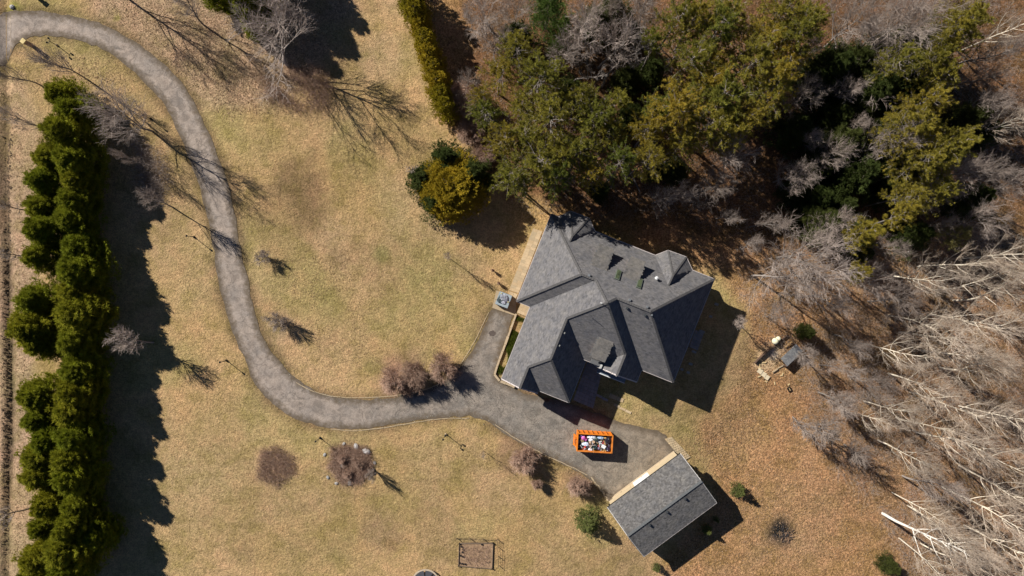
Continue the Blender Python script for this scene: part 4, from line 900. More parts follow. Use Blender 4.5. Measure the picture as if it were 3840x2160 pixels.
def conifer_meshes(kind, seed, h, rad, fol, bark=None, boughs=85, per=34, n=6, L=.20, wd=.055, pw=.75, base=.03, up=.35, core=True, lump=.22, round_=False):
    """dense conifer: boughs of feathery sprays round a dark inner stem"""
    rn = np.random.RandomState(seed); Ps, Ds = [], []
    for i in range(boughs):
        t = (i + rn.rand()) / boughs; t = base + (1 - base) * (1 - (1 - t) ** .85)
        z0 = h * t; R_ = rad * ((1 - t) ** pw if not round_ else math.sqrt(max(0.02, 1 - (2 * min(t, .98) - .75) ** 2 / 1.6))) * (1 + rn.normal(0, lump)) + .10
        a = i * 2.39996 + rn.uniform(-.3, .3); d = np.array([math.cos(a), math.sin(a), 0])
        s = np.sqrt(rn.rand(per)) * .95 + .05; side = np.array([-d[1], d[0], 0])
        p = d * (s * R_)[:, None] + side * (rn.normal(0, .13, per) * R_ * (1.15 - s * .6) * 1.6)[:, None]
        p[:, 2] = z0 + up * R_ * (s ** 1.6) + rn.normal(0, .10, per) * (R_ * .6 + .15)
        Ps.append(p); Ds.append(np.tile(d + [0, 0, up + .25], (per, 1)) + side * rn.normal(0, .5, (per, 1)))
    tipn = per; p = np.zeros((tipn, 3)); p[:, 2] = h * (1 - .08 * rn.rand(tipn)); p[:, :2] = rn.normal(0, .06, (tipn, 2)); Ps.append(p); Ds.append(np.tile([0, 0, 1.0], (tipn, 1)))
    V, F = spray(rn, np.concatenate(Ps), np.concatenate(Ds), n, L, wd, .55)
    out = [("crown", np_mesh(kind + "_crown", V, F, fol))]
    w = [(0, 0, -.2, 0, 0, h * .93, .05 + h * .014, .02)]
    for i in range(0, boughs, 2):
        t = base + (1 - base) * i / boughs; R_ = rad * (1 - t) ** pw * .8; a = i * 2.39996
        w.append((0, 0, h * t, math.cos(a) * R_, math.sin(a) * R_, h * t + up * R_ * .7, .03, .01))
    V2, F2 = tubes(w, 4); out.append(("trunk", np_mesh(kind + "_trunk", V2, F2, bark or bark_dark)))
    return out
def pine_meshes(kind, seed, h, rad, fol, first=.45, nb=44, dens=1.25, bark=None, dead=6):
    """tall pine: bare lower trunk, tiered limbs ending in tufts of needles"""
    rn = np.random.RandomState(seed); wood = []; p = np.array([0, 0, -.2]); d = np.array([rn.normal(0, .03), rn.normal(0, .03), 1.0]); tr = [p]
    for i in range(8):
        d = d + rn.normal(0, .025, 3); d /= np.linalg.norm(d); q = p + d * h * .97 / 8; wood.append((*p, *q, (.05 + h * .011) * (1 - i / 9), (.05 + h * .011) * (1 - (i + 1) / 9))); p = q; tr.append(q)
    tr = np.array(tr); Ps, Ds = [], []
    def on(t): x = t * 8; j = min(7, int(x)); return tr[j] * (1 - x + j) + tr[j + 1] * (x - j)
    for i in range(nb):
        t = first + (1 - first) * (i + rn.rand()) / nb; t = min(t, .99); R_ = rad * (math.sin(min(1, (1 - (t - first) / (1 - first)) * 1.15 + .18) * math.pi * .5)) * rn.uniform(.55, 1.15)
        a = i * 2.39996 + rn.uniform(-.6, .6); u = .18 + .55 * (t - first) / (1 - first); a0 = on(t); dd = np.array([math.cos(a), math.sin(a), u * .6]); m = 5; pp = a0; pts = [pp]
        for k in range(m):
            dd = dd + rn.normal(0, .12, 3) + [0, 0, .06]; dd /= np.linalg.norm(dd); qq = pp + dd * R_ / m; wood.append((*pp, *qq, .045 * (1 - k / 7), .045 * (1 - (k + 1) / 7))); pp = qq; pts.append(qq)
        nb2 = int(9 * dens)
        for k in range(nb2):
            s = rn.uniform(.35, 1.0) * m; j = min(m - 1, int(s)); c0 = pts[j] * (1 - s + j) + pts[j + 1] * (s - j)
            e = dd * .8 + rn.normal(0, .65, 3) + [0, 0, .25]; e /= np.linalg.norm(e); L2 = R_ * rn.uniform(.15, .38); c1 = c0 + e * L2; wood.append((*c0, *c1, .016, .008))
            for f in (.5, .8, 1.05): Ps.append((c0 + (c1 - c0) * f + rn.normal(0, .05, 3))[None]); Ds.append((e + [0, 0, .35])[None])
    for i in range(dead):
        t = rn.uniform(first * .45, first); a = rn.uniform(0, 6.28); a0 = on(t); e = np.array([math.cos(a), math.sin(a), rn.uniform(-.1, .2)]) * rn.uniform(.5, 1.3); wood.append((*a0, *(a0 + e), .02, .006))
    V, F = spray(rn, np.concatenate(Ps), np.concatenate(Ds), 26, .27, .040, .7)
    V2, F2 = tubes(wood, 4)
    return [("trunk", np_mesh(kind + "_trunk", V2, F2, bark or bark_grey)), ("crown", np_mesh(kind + "_crown", V, F, fol))]

LIB = {}
LIB['broad'] = [tree_meshes("bare_tree", s, bark_grey, twig_grey, h=10.0, spread=4.8, n_limb=14, first=.22, upb=.85, dens=.82) for s in (1, 2, 3)]
LIB['upright'] = [tree_meshes("bare_tree", s, bark_grey, twig_grey, h=11.0, spread=3.6, n_limb=15, first=.25, upb=1.3, dens=.75) for s in (4, 5, 6)]
LIB['pale'] = [tree_meshes("pale_tree", s, bark_pale, twig_pale, h=14.0, spread=4.8, n_limb=14, first=.32, upb=1.0, dens=.66, base_r=.155, wob=.11) for s in (7, 8, 9, 10)]
bark_white = bark_mat('white_bark', (.88, .84, .78), (.74, .68, .58), .03)
LIB['white'] = [tree_meshes('white_tree', 60, bark_white, twig_pale, h=14.0, spread=4.4, n_limb=15, first=.38, upb=1.0, dens=.55, base_r=.22, wob=.07)]
LIB['small'] = [tree_meshes("small_tree", s, bark_grey, twig_grey, h=6.0, spread=2.2, n_limb=14, first=.42, upb=1.25, dens=.62, tw=.9, wob=.09) for s in (11, 12)]
LIB['slim'] = [tree_meshes("slim_tree", s, bark_dark, twig_grey, h=4.5, spread=1.2, n_limb=10, first=.3, upb=1.2, dens=.45, tw=.8) for s in (13, 14)]
LIB['shrub'] = [tree_meshes("bare_shrub", s, bark_brown, bark_brown, h=1.9, spread=1.35, n_limb=80, first=.10, upb=.9, dens=.7, stems=16, tw=.62, base_r=.022, wob=.09) for s in (15, 16)]
LIB['bush'] = [tree_meshes("dark_bush", s, bark_dark, twig_grey, h=2.4, spread=1.3, n_limb=30, first=.12, upb=.8, dens=.8, stems=5, tw=.62, base_r=.04) for s in (17, 18)]
LIB['hedge'] = [conifer_meshes("hedge_conifer", s, 6.6, 1.95, fol_hedge, boughs=120, per=56, n=7, L=.30, wd=.050, up=.75, pw=.66, lump=.18) for s in (21, 22, 23, 24)]
LIB['bright'] = [conifer_meshes("bright_cedar", s, 6.0, 1.35, fol_bright, boughs=90, per=36, n=6, up=.6, pw=.5, lump=.16) for s in (25, 26, 27)]
LIB['dome'] = [conifer_meshes("round_conifer", 31, 5.6, 2.9, fol_bright, boughs=140, per=84, n=7, up=.5, pw=.55, lump=.12)]
LIB['deep'] = [conifer_meshes("dark_conifer", s, 6.5, 2.2, fol_deep, boughs=100, per=60, n=7, L=.24, wd=.06, up=.2, pw=.7, lump=.25) for s in (32, 33)]
LIB['lime'] = [conifer_meshes("green_conifer", 34, 11.0, 2.6, fol_lime, boughs=110, per=44, n=6, up=.2, pw=.8, lump=.25)]
LIB['spruce'] = [conifer_meshes("small_spruce", s, 3.2, 1.15, fol_spruce, boughs=75, per=26, n=5, L=.16, wd=.05, up=.15, pw=.85, lump=.15) for s in (35, 36)]
LIB['pine'] = [pine_meshes("pine_tree", s, 15.0, 3.3, fol_pine, first=.50) for s in (41, 42, 43, 44)]
LIB['thinpine'] = [pine_meshes("thin_pine", s, 14.0, 1.7, fol_pine, first=.62, nb=26, dens=1.1) for s in (45, 46)]
LIB['olive'] = [pine_meshes("olive_pine", 47, 9.0, 2.3, fol_olive, first=.3, nb=34, dens=1.1)]
LIB['dead'] = [tree_meshes("dead_tree", s, bark_grey, bark_grey, h=12.0, spread=1.7, n_limb=12, first=.6, upb=.9, dens=.5, depth=3, tw=1.1) for s in (51, 52)]
NAME = dict(white="white_bare_tree", broad="bare_tree", upright="bare_tree", pale="pale_bare_tree", small="small_bare_tree", slim="slim_tree", shrub="bare_shrub", bush="bare_bush", hedge="hedge_conifer", bright="hedge_cedar",
            dome="round_conifer", deep="dark_conifer", lime="green_conifer", spruce="small_spruce", pine="pine_tree", thinpine="thin_pine", olive="olive_conifer", dead="dead_tree")
BASEH = dict(white=14, broad=10, upright=11, pale=14, small=6, slim=4.5, shrub=1.9, bush=2.4, hedge=6.6, bright=6, dome=5.6, deep=6.5, lime=11, spruce=3.2, pine=15, thinpine=14, olive=9, dead=12)
CROWN = dict(white=.7, broad=.68, upright=.66, pale=.72, small=.75, slim=.6, shrub=.5, bush=.5, hedge=.62, bright=.62, dome=.5, deep=.5, lime=.5, spruce=.5, pine=.78, thinpine=.8, olive=.65, dead=.8)
trn = random.Random(77); count = {}
placed = []
def plant(kind, px, py, h=None, wide=1.0, label=None, cat="tree", group=None, where='crown', rot=None):
    """px,py in the 2576-wide photo; where = crown centre or foot of the trunk"""
    h = h or BASEH[kind] * trn.uniform(.9, 1.1); k = count.get(kind, 0); count[kind] = k + 1
    if where == 'crown':
        p = at2(px, py, h * CROWN[kind]); p.z = float(G(p.x, p.y))
    else: p = at2(px, py)
    r = empty(NAME[kind], p, trn.uniform(0, 6.283) if rot is None else rot, None, cat, group)
    s = h / BASEH[kind]; r.scale = (s * wide, s * wide, s)
    for nm, me in LIB[kind][k % len(LIB[kind])]: link(nm, me, r)
    if label: r['label'] = label
    placed.append((r, kind, px, py, label)); return r

# --- the dark hedge along the road: two rows
G_H = "conifers of the dark hedge along the left road"
left_row = [(118, 400), (104, 455), (98, 515), (96, 580), (102, 640), (88, 760), (78, 820), (92, 872), (84, 1002), (96, 1050), (112, 1100), (92, 1145), (94, 1200), (108, 1262), (102, 1330), (88, 1395), (82, 1450)]
right_row = [(160, 232), (176, 285), (168, 340), (186, 395), (198, 450), (190, 505), (186, 560), (192, 620), (196, 680), (186, 735), (190, 790), (186, 850), (196, 930), (186, 985), (178, 1040), (182, 1095), (186, 1150), (188, 1205), (190, 1262), (182, 1320), (178, 1380), (176, 1440)]
ordn = "first second third fourth fifth sixth seventh eighth ninth tenth eleventh twelfth thirteenth fourteenth fifteenth sixteenth seventeenth eighteenth nineteenth twentieth twenty-first twenty-second twenty-third".split()
for i, (x, y) in enumerate(left_row): plant('hedge', x + trn.uniform(0, 16), y + trn.uniform(-8, 8), trn.uniform(5.2, 7.2), trn.uniform(1.1, 1.45), "dark green hedge conifer, %s from the top in the row next to the left road" % ordn[i], "conifer", G_H)
for i, (x, y) in enumerate(right_row): plant('hedge', x + trn.uniform(-6, 14), y + trn.uniform(-8, 8), trn.uniform(5.6, 7.8), trn.uniform(1.1, 1.45), "dark green hedge conifer, %s from the top in the row facing the lawn" % ordn[i], "conifer", G_H)
plant('hedge', 250, 1345, 5.4, 1.35, "rounder bushy conifer standing out on the lawn side of the hedge's lower end", "conifer", G_H)
# --- the bright cedar hedge at the top
G_B = "cedars of the yellow-green hedge at the wood's edge"
for i, (x, y) in enumerate([(1030, -8), (1045, 28), (1058, 64), (1068, 100), (1080, 136), (1090, 172), (1102, 206), (1110, 238), (1122, 270), (1040, -40)]):
    plant('bright', x, y, trn.uniform(5.4, 6.6), trn.uniform(1.0, 1.2), "yellow-green cedar, %s in the narrow hedge at the top" % (["first below the top edge"] + [ordn[j] + " from the top" for j in range(1, 9)] + ["just above the top edge"])[i], "cedar", G_B)
# --- the clump by the house
plant('dome', 1142, 472, 6.4, 1.32, "broad yellow-green rounded conifer casting a big shadow on the lawn above the house", "conifer")
plant('deep', 1064, 452, 5.2, 1.25, "dark conifer at the left side of the round yellow-green one", "conifer", "dark conifers round the yellow-green one")
plant('deep', 1124, 400, 6.0, 1.1, "dark conifer behind the top of the round yellow-green one", "conifer", "dark conifers round the yellow-green one")
plant('deep', 1195, 438, 6.4, 1.1, "dark conifer at the upper right of the round yellow-green one", "conifer", "dark conifers round the yellow-green one")
plant('deep', 1096, 508, 5.0, 1.15, "dark conifer at the lower left of the round yellow-green one", "conifer", "dark conifers round the yellow-green one")
plant('slim', 1040, 425, 4.0, 1.2, "thin bare tree leaning over the dark conifers left of the round one", "tree")
# --- small spruces round the garage
plant('spruce', 1480, 1315, 3.5, 1.3, "dense dark green spruce left of the garage", "spruce", where='crown').children[0].data
plant('spruce', 1860, 1236, 2.8, .95, "small blue-green spruce alone on the grass right of the garage", "spruce")
plant('spruce', 1780, 1335, 2.3, .8, "small spruce standing in the garage's shadow", "spruce")
plant('spruce', 1803, 1308, 1.9, .5, "smallest spruce tip catching light in the garage's shadow", "spruce")
plant('spruce', 1652, 1430, 1.9, .8, "low spruce below the garage's lower left corner", "spruce")
# --- top left dark conifers, casting the serrated shadow down the lawn
for i, (x, y, h_, w_) in enumerate([(985, 60, 8.6, 1.0), (925, 25, 8.4, .95), (860, 15, 7.5, .9), (1050, -10, 8.6, 1.0), (1085, -110, 8.6, 1.0), (1010, -80, 9, 1.0), (985, 130, 5.6, .9)]):
    plant('hedge', x / Q, y / Q, h_, w_, "tall dark conifer at the top edge, " + ["nearest the tree's crown", "second from the left", "leftmost", "right one casting the serrated shadow", "rightmost, mostly above the frame", "one mostly above the frame", "shortest and lowest"][i], "conifer", "dark conifers at the top edge", 'foot')
# --- individual bare trees with long shadows
T_ = [('broad', 1075 / Q, 246 / Q, 11.0, 1.3, "large spreading bare tree with pale limbs above the lawn, casting a fan of shadow"),
      ('upright', 766 / Q, 95 / Q, 9.5, .9, "bare tree leaning up left of the large spreading one at the top"),
      ('broad', 470 / Q, -14 / Q, 11.5, .9, "bare tree above the top edge whose shadow fans across the driveway"),
      ('broad', 571 / Q, 492 / Q, 10.2, .95, "wide bare tree between the hedge and the driveway's upper bend"),
      ('upright', 330 / Q, 300 / Q, 11.0, .7, "tall bare tree inside the driveway's bend, above the hedge's upper end"),
      ('small', 646 / Q, 777 / Q, 7.0, .95, "small round-headed bare tree right of the hedge's middle, its shadow reaching the driveway"),
      ('small', 575 / Q, 1285 / Q, 6.6, 1.3, "wide bare tree at the edge of the hedge's shadow, left of the lower driveway"),
      ('upright', 195 / Q, 490 / Q, 8.5, .7, "bare tree leaning over the left road, upper of two beside the hedge's top"),
      ('upright', 150 / Q, 318 / Q, 9.5, .7, "bare tree at the left edge just below the entrance"),
      ('slim', 110 / Q, 790 / Q, 5.5, 1.1, "thin bare tree between the road and the hedge, upper one"), ('slim', 116 / Q, 965 / Q, 5.5, 1.1, "thin bare tree between the road and the hedge, lower one"),
      ('small', 120 / Q, 1905 / Q, 6.5, 1.1, "bare tree leaning over the road near the bottom left corner"),
      ('small', 1690 / Q, 972 / Q, 4.6, .55, "thin young tree on the lawn above the hot tub"),
      ('slim', 1812 / Q, 1690 / Q, 3.8, .55, "thin young tree on the lawn below the driveway, left of the brown shrub"),
      ('upright', 560 / Q, 620 / Q, 6.5, .6, "small bare tree under the wide one, at the hedge's shadow edge")]
for k_, x, y, h_, w_, lab in T_: plant(k_, x, y, h_, w_, lab, "tree", None, 'foot')
# --- shrubs
for k_, x, y, h_, w_, lab in [('shrub', 988, 955, 2.5, 1.15, "brown twiggy shrub, leftmost of three by the driveway's inner bend"), ('shrub', 1046, 945, 2.5, 1.15, "brown twiggy shrub, middle of three by the driveway's inner bend"),
        ('shrub', 1112, 920, 2.7, 1.15, "brown twiggy shrub, rightmost of three by the driveway's inner bend"), ('shrub', 1022, 978, 1.6, .9, "low brown shrub in front of the three by the inner bend"),
        ('shrub', 1316, 1148, 2.5, 1.2, "brown twiggy shrub on the lawn side of the yard, left of the dumpster"), ('shrub', 1350, 1215, 1.5, .8, "small thin shrub below the one left of the dumpster"),
        ('shrub', 1456, 1214, 2.3, 1.0, "dark twiggy shrub by the yard's edge, nearest the garage"), ('bush', 700, 812, 2.6, 1.1, "dark bare bush on the lawn side of the driveway's middle bend"),
        ('bush', 668, 648, 2.1, .9, "dark bare bush beside the driveway, upper of the two on the lawn"), ('shrub', 1375, 1005, 1.0, .6, "little shrub against the house's lower left wall"),
        ('shrub', 862, 1152, .8, 1.3, "low brown shrub in the upper left of the rock garden"), ('shrub', 905, 1165, .8, 1.3, "low brown shrub in the right of the rock garden"), ('shrub', 874, 1195, .8, 1.3, "low brown shrub in the lower part of the rock garden"),
        ('bush', 938, 1192, 2.8, .5, "upright bundle of green-brown stems at the rock garden's lower right"),
        ('shrub', 1240, 680, .8, .45, "tiny dark shrub on the lawn above the hot tub, upper one"), ('shrub', 1255, 712, .8, .45, "tiny dark shrub just above the hot tub"),
        ('shrub', 1175, 250, 3.2, 1.2, "grey shrub right of the yellow-green hedge's middle"), ('shrub', 1180, 330, 2.6, 1.2, "grey shrub below the end of the yellow-green hedge"), ('shrub', 1215, 400, 2.4, 1.1, "mauve brush at the wood's corner above the round conifer")]:
    plant(k_, x, y, h_, w_, lab, "shrub")

# --- the woods
pines = [(1250, 185, 1), (1312, 128, .95), (1345, 205, 1.1), (1232, 285, .95), (1310, 325, 1.15), (1400, 305, 1), (1455, 235, .7), (1490, 285, .9), (1562, 235, .6), (1378, 395, 1.1), (1288, 425, 1), (1450, 395, .95), (1545, 340, .9),
         (1620, 405, .75), (1655, 265, .8), (1702, 300, 1.15), (1780, 305, 1.1), (1835, 228, 1.2), (1775, 185, 1), (1872, 155, 1.2), (1795, 90, 1), (1852, 45, 1.1), (1925, 75, 1.1), (1965, 150, .9), (1700, 50, .8),
         (1655, 110, .55), (1925, 235, .9), (1845, 310, .9), (1395, 455, .7), (1480, 430, .7), (1325, 470, .7), (1255, 350, .9), (1720, 370, .8), (1760, 35, .8), (1985, 20, .9), (1740, 130, .8), (1900, 300, .7), (1310, 255, .8), (1210, 230, .7), (1560, 420, .7),
         (2350, 165, 1), (2335, 245, .8), (2310, 300, .6), (2360, 365, 1.15), (2400, 345, .8), (2330, 420, .9), (2300, 490, .7), (2270, 555, .55), (2415, 30, .9), (2180, 560, .6), (2170, 615, .6), (2180, 690, .5), (1960, 215, .8), (2010, 100, .9), (2040, 40, .8), (2290, 300, .8), (2300, 370, .8), (2280, 150, .7), (2440, 60, .8), (2390, 100, .6), (2370, 470, .8), (1410, 375, .8), (1640, 320, .8), (2375, 200, .8)]
for x, y, w_ in pines: plant('pine' if w_ > .62 else 'thinpine', x, y, trn.uniform(10, 12) if x < 1330 else trn.uniform(12, 15.5), w_ if w_ > .62 else w_ * 1.5, None, "pine", "pines in the woods")
for x, y, h_, w_ in [(1380, 25, 11, 1.1), (1415, 85, 10, .8), (1395, 130, 8, .6)]: plant('lime', x, y, h_, w_, None, "conifer", "fresh green conifers at the top of the woods")
for x, y, h_, w_ in [(1700, 430, 5, 1), (1650, 420, 5, .8), (2060, 500, 6, 1.1), (2000, 480, 5, 1), (2030, 835, 4, .8), (2040, 545, 6, .9), (2120, 520, 6, .9), (2240, 1425, 4, .8), (1510, 480, 5, .8), (1560, 330, 5, .8), (2170, 640, 5, .7), (1590, 80, 5, .7), (1500, 60, 7, 1.0), (1540, 30, 7, 1.0), (1580, 200, 6, 1.0), (1640, 180, 6, 1.0), (1430, 230, 6, 1.0), (2100, 300, 7, 1.1), (2160, 280, 7, 1.1), (2060, 420, 6, 1.0), (2240, 300, 7, 1.0), (2230, 480, 6, 1.0), (2470, 330, 6, 1.0), (2000, 330, 7, 1.0), (2080, 180, 10, 1.0), (2135, 165, 9, 1.0), (2185, 235, 10, 1.1), (2235, 205, 9, .9), (2110, 360, 9, 1.0), (2150, 440, 9, 1.0), (2215, 335, 9, 1.0), (2265, 420, 9, 1.0), (2285, 235, 9, .9), (2245, 120, 9, .9), (2430, 300, 8, .9), (2300, 590, 7, .9), (2440, 500, 8, .9), (2360, 110, 9, .9), (2070, 560, 8, .9), (2150, 590, 8, .9), (1300, 90, 6, 1.0), (1590, 290, 6, .9)]:
    plant('deep', x, y, h_, w_, None, "conifer", "dark undergrowth conifers in the woods")
plant('olive', 2405, 588, 8, .95, "pale olive-green conifer alone on the right side of the woods", "conifer")
for x, y in [(1435, 115), (1635, 10), (1530, 105), (1545, 150), (1595, 170), (1440, 165), (1680, 150), (1625, 150), (1500, 90)]: plant('dead' if y > 120 else 'small', x, y, trn.uniform(9, 13), 1.0, None, "tree", "bare thin trees between the pines")
bare = [('broad', 2200, 125, 12, 1.15), ('broad', 2150, 60, 11, 1.0), ('broad', 2250, 60, 11, .9), ('upright', 2100, 225, 9, 1), ('upright', 2500, 115, 11, .9), ('pale', 2545, 60, 12, .8), ('upright', 2445, 190, 10, .8), ('pale', 2545, 305, 12, .8),
        ('upright', 2205, 380, 12, 1.05), ('upright', 2145, 335, 8, .9), ('broad', 1860, 385, 9, .9), ('broad', 1785, 470, 8, .8), ('broad', 2025, 640, 12, 1.15), ('broad', 1950, 690, 11, .95), ('upright', 2085, 745, 9, .9), ('upright', 2095, 580, 10, .9),
        ('upright', 2240, 610, 10, .8), ('pale', 2330, 690, 13, .95), ('pale', 2420, 665, 12, .8), ('broad', 2250, 760, 9, .9), ('pale', 2270, 880, 13, .8), ('upright', 2150, 850, 8, 1), ('pale', 2390, 850, 14, .95), ('pale', 2470, 800, 14, .9), ('pale', 2545, 760, 14, .9),
        ('pale', 2350, 965, 13, .9), ('broad', 2190, 960, 8, .9), ('upright', 2110, 930, 8, .75), ('small', 2030, 1065, 5.5, 1.3), ('small', 2090, 1095, 7, 1.5), ('pale', 2270, 1040, 12, .8), ('pale', 2420, 1020, 14, .9), ('pale', 2505, 950, 14, .9), ('pale', 2560, 1060, 14, .8),
        ('small', 2170, 1140, 6, 1.3), ('pale', 2310, 1150, 12, .9), ('pale', 2430, 1130, 14, .9), ('pale', 2530, 1150, 14, .8), ('upright', 2360, 1240, 11, .9), ('pale', 2410, 1340, 13.5, 1), ('pale', 2510, 1290, 14, .95), ('pale', 2575, 1400, 14, .9), ('pale', 2440, 1445, 13, .8),
        ('pale', 2560, 1230, 14, .8), ('small', 1868, 808, 4.5, 1.0), ('broad', 1230, 25, 9, .95), ('upright', 1180, 30, 8, .7), ('broad', 1175, 205, 7, .6), ('broad', 2400, 450, 9, .9), ('upright', 2470, 420, 10, .9),
        ('upright', 2520, 480, 11, .9), ('broad', 2450, 580, 9, .8), ('pale', 2560, 640, 13, .9), ('upright', 2380, 560, 8, .7), ('broad', 2080, 400, 8, .8), ('upright', 2040, 340, 8, .8), ('broad', 2010, 250, 8, .8), ('upright', 2050, 120, 9, .8), ('broad', 2330, 60, 10, .8),
        ('upright', 2460, 20, 11, .8), ('small', 2130, 1010, 6, 1.4), ('broad', 1660, 500, 7, .7), ('upright', 1930, 560, 9, .7), ('upright', 1900, 620, 8, .8), ('upright', 1420, 440, 8, .7), ('broad', 1990, 440, 8, .8), ('pale', 2200, 1060, 10, .7), ('broad', 1960, 800, 6, .8),
        ('pale', 2480, 730, 13, .8), ('pale', 2340, 800, 12, .8), ('pale', 2440, 900, 13, .8), ('pale', 2370, 1090, 13, .8), ('small', 2040, 890, 6, 1.3), ('broad', 2170, 700, 10, .8), ('broad', 2320, 480, 9, .8), ('upright', 2490, 250, 11, .9), ('broad', 2420, 100, 9, .8), ('upright', 2000, 160, 9, .8), ('broad', 1620, 60, 9, .7), ('upright', 1560, 30, 10, .7), ('broad', 1480, 40, 9, .8), ('broad', 1700, 480, 7, .7), ('upright', 1830, 540, 7, .8), ('broad', 1240, 110, 8, .8), ('broad', 1290, 40, 9, .8), ('small', 2100, 1000, 6, 1.3), ('pale', 2480, 1390, 14, .8), ('pale', 2380, 1430, 13, .8), ('pale', 2340, 1290, 11, .7)]
grp = dict(broad="grey bare trees in the woods", upright="grey bare trees in the woods", pale="pale barked bare trees on the right", small="small bare trees at the wood's edge")
for k_, x, y, h_, w_ in bare: plant(k_, x, y, h_, w_, None, "tree", grp[k_])
plant('white', 3310 / Q, 1925 / Q, 14.0, 1.0, "white-barked bare tree with the brightest trunk, low in the right woods", "tree", None, 'foot')

# ordinals: every woodland tree is named by its kind, its patch of the woods and its place in that patch
def region(x, y):
    lm = [(1138, 470, "by the round yellow-green conifer"), (1230, 60, "beside the yellow-green hedge"), (1300, 180, "in the woods' upper left end"), (1290, 330, "in the woods' left end"), (1400, 440, "above the house's upper left bay"),
          (1400, 60, "round the fresh green conifer at the top"), (1460, 250, "in the woods' centre left"), (1560, 120, "in the dark gap at the top of the woods"), (1560, 360, "by the pale fallen trunk"), (1680, 420, "above the house's upper right bay"), (1700, 240, "in the middle of the dense pine block"),
          (1840, 250, "in the dense pine block's right half"), (1830, 80, "at the top of the dense pine block"), (1950, 60, "at the pine block's upper right"), (1860, 450, "in the dim hollow right of the pines"), (2080, 300, "in the hollow left of the right-hand pines"), (2180, 90, "at the top around the widest grey crown"),
          (2370, 60, "at the top near the right-hand pines"), (2340, 230, "in the upper right-hand pines"), (2350, 390, "in the largest right-hand pine clump"), (2510, 150, "in the upper right corner"), (2520, 400, "on the right edge, above the olive conifer"), (2400, 560, "round the olive-green conifer"), (2180, 400, "left of the largest right-hand pine clump"),
          (2000, 660, "right of the house, in the big grey crowns"), (2060, 500, "above the big grey crowns right of the house"), (2200, 620, "left of the olive conifer"), (2060, 850, "above the sand pit's lean-to"), (2280, 760, "in the upper part of the pale trees"), (2500, 730, "on the right edge among the pale trees"), (2380, 890, "in the middle of the pale trees"),
          (2180, 900, "right of the lean-to"), (2080, 1060, "below the sand pit, at the wood's edge"), (2280, 1060, "in the woods level with the dumpster"), (2480, 1000, "on the right edge level with the dumpster"), (2210, 1170, "at the wood's edge level with the garage"), (2400, 1160, "among the pale trees level with the garage"), (2550, 1160, "on the right edge level with the garage"),
          (2270, 1370, "at the wood's edge right of the fire ring"), (2380, 1300, "near the whitest trunk"), (2520, 1340, "on the right edge in the bottom corner"), (2440, 1440, "at the bottom edge in the right corner")]
    return min(lm, key=lambda a: (a[0] - x) ** 2 + (a[1] - y) ** 2)[2]
desc = dict(broad="spreading grey bare tree", upright="upright grey bare tree", pale="pale-barked bare tree", small="small bare tree", pine="olive-green pine", thinpine="slender thin-crowned pine", lime="fresh green conifer", deep="low dark green conifer", dead="leafless dead tree", olive="olive conifer")
def cut(t):
    w = t.split()
    return t if len(w) <= 16 else ' '.join(x for x in w if x not in ('the', 'low'))
byr = {}
for r, kind, x, y, lab in placed:
    if lab is None: byr.setdefault((desc[kind], region(x, y)), []).append((x, y, r))
for (d_, rg), lst in byr.items():
    lst.sort(key=lambda a: a[0])
    for i, (x, y, r) in enumerate(lst):
        nn = len(lst)
        if nn == 1: r['label'] = "%s %s" % (d_, rg)
        elif nn == 2: r['label'] = cut("%s %s, %s of two" % (d_, rg, ("left", "right")[i]))
        else: r['label'] = cut("%s %s, %s from left" % (d_, rg, ordn[i]))
# fallen trunks
for i, (a, b_, r0, lab) in enumerate([((2285, 462), (2372, 436), .16, "pale fallen trunk lying left to right among the pines above the house"), ((1940, 308), (2060, 292), .12, "thin fallen trunk among the pines left of the woods' centre"), ((2320, 522), (2385, 468), .14, "dark fallen trunk slanting below the pale one"),
                                   ((2315, 545), (2400, 720), .12, "long fallen trunk slanting towards the house's upper side")]):
    p, q_ = at(*a, .25), at(*b_, .3); o = MB().cyl(p, q_, r0, r0 * .7, 8).obj("fallen_trunk", bark_pale if i < 2 else bark_grey); tag(o, lab, "log", "fallen trunks in the woods")

# ------------------------------------------------------------------ ground cover that nobody could count
def scatter(n, poly, seed, q=Q, feather=0.0):
    rn = np.random.RandomState(seed); p = plan(poly, q); a = np.array(p); out = np.zeros((0, 2))
    while len(out) < n:
        c = np.column_stack([rn.uniform(a[:, 0].min(), a[:, 0].max(), n), rn.uniform(a[:, 1].min(), a[:, 1].max(), n)]); out = np.concatenate([out, c[in_poly(c[:, 0], c[:, 1], p)]])
    out = out[:n]
    if feather: out = out[rn.rand(len(out)) < np.clip(seg_dist(out[:, 0], out[:, 1], p) / feather, 0, 1)]
    return out, rn
def brush(name, n, poly, seed, mat, h=(.3, 1.6), r=.010, label=None, tilt=.6, feather=1.2):
    P, rn = scatter(n, poly, seed, Q, feather)
    dens = fnoise(P[:, 0], P[:, 1], seed, .5); P = P[dens > (-.28 if feather > 1 else -.45)]; n = len(P); z = G(P[:, 0], P[:, 1])
    L = rn.uniform(*h, n); d = rn.normal(0, tilt, (n, 2)); e = np.column_stack([P[:, 0] + d[:, 0] * L, P[:, 1] + d[:, 1] * L, z + L * .8])
    s1 = np.column_stack([P, z - .02, e, np.full(n, r), np.full(n, r * .4)]); segs = [s1]
    for k in range(3):
        t = rn.uniform(.3, .9, (n, 1)); a = s1[:, :3] * (1 - t) + e * t; b_ = a + rn.normal(0, .30, (n, 3)) * L[:, None] * .7 + [0, 0, .08]; segs.append(np.column_stack([a, b_, np.full(n, r * .7), np.full(n, r * .3)]))
    V, F = tubes(np.concatenate(segs), 3); o = link(name, np_mesh(name, V, F, mat)); o['kind'] = 'stuff'; o['label'] = label; return o
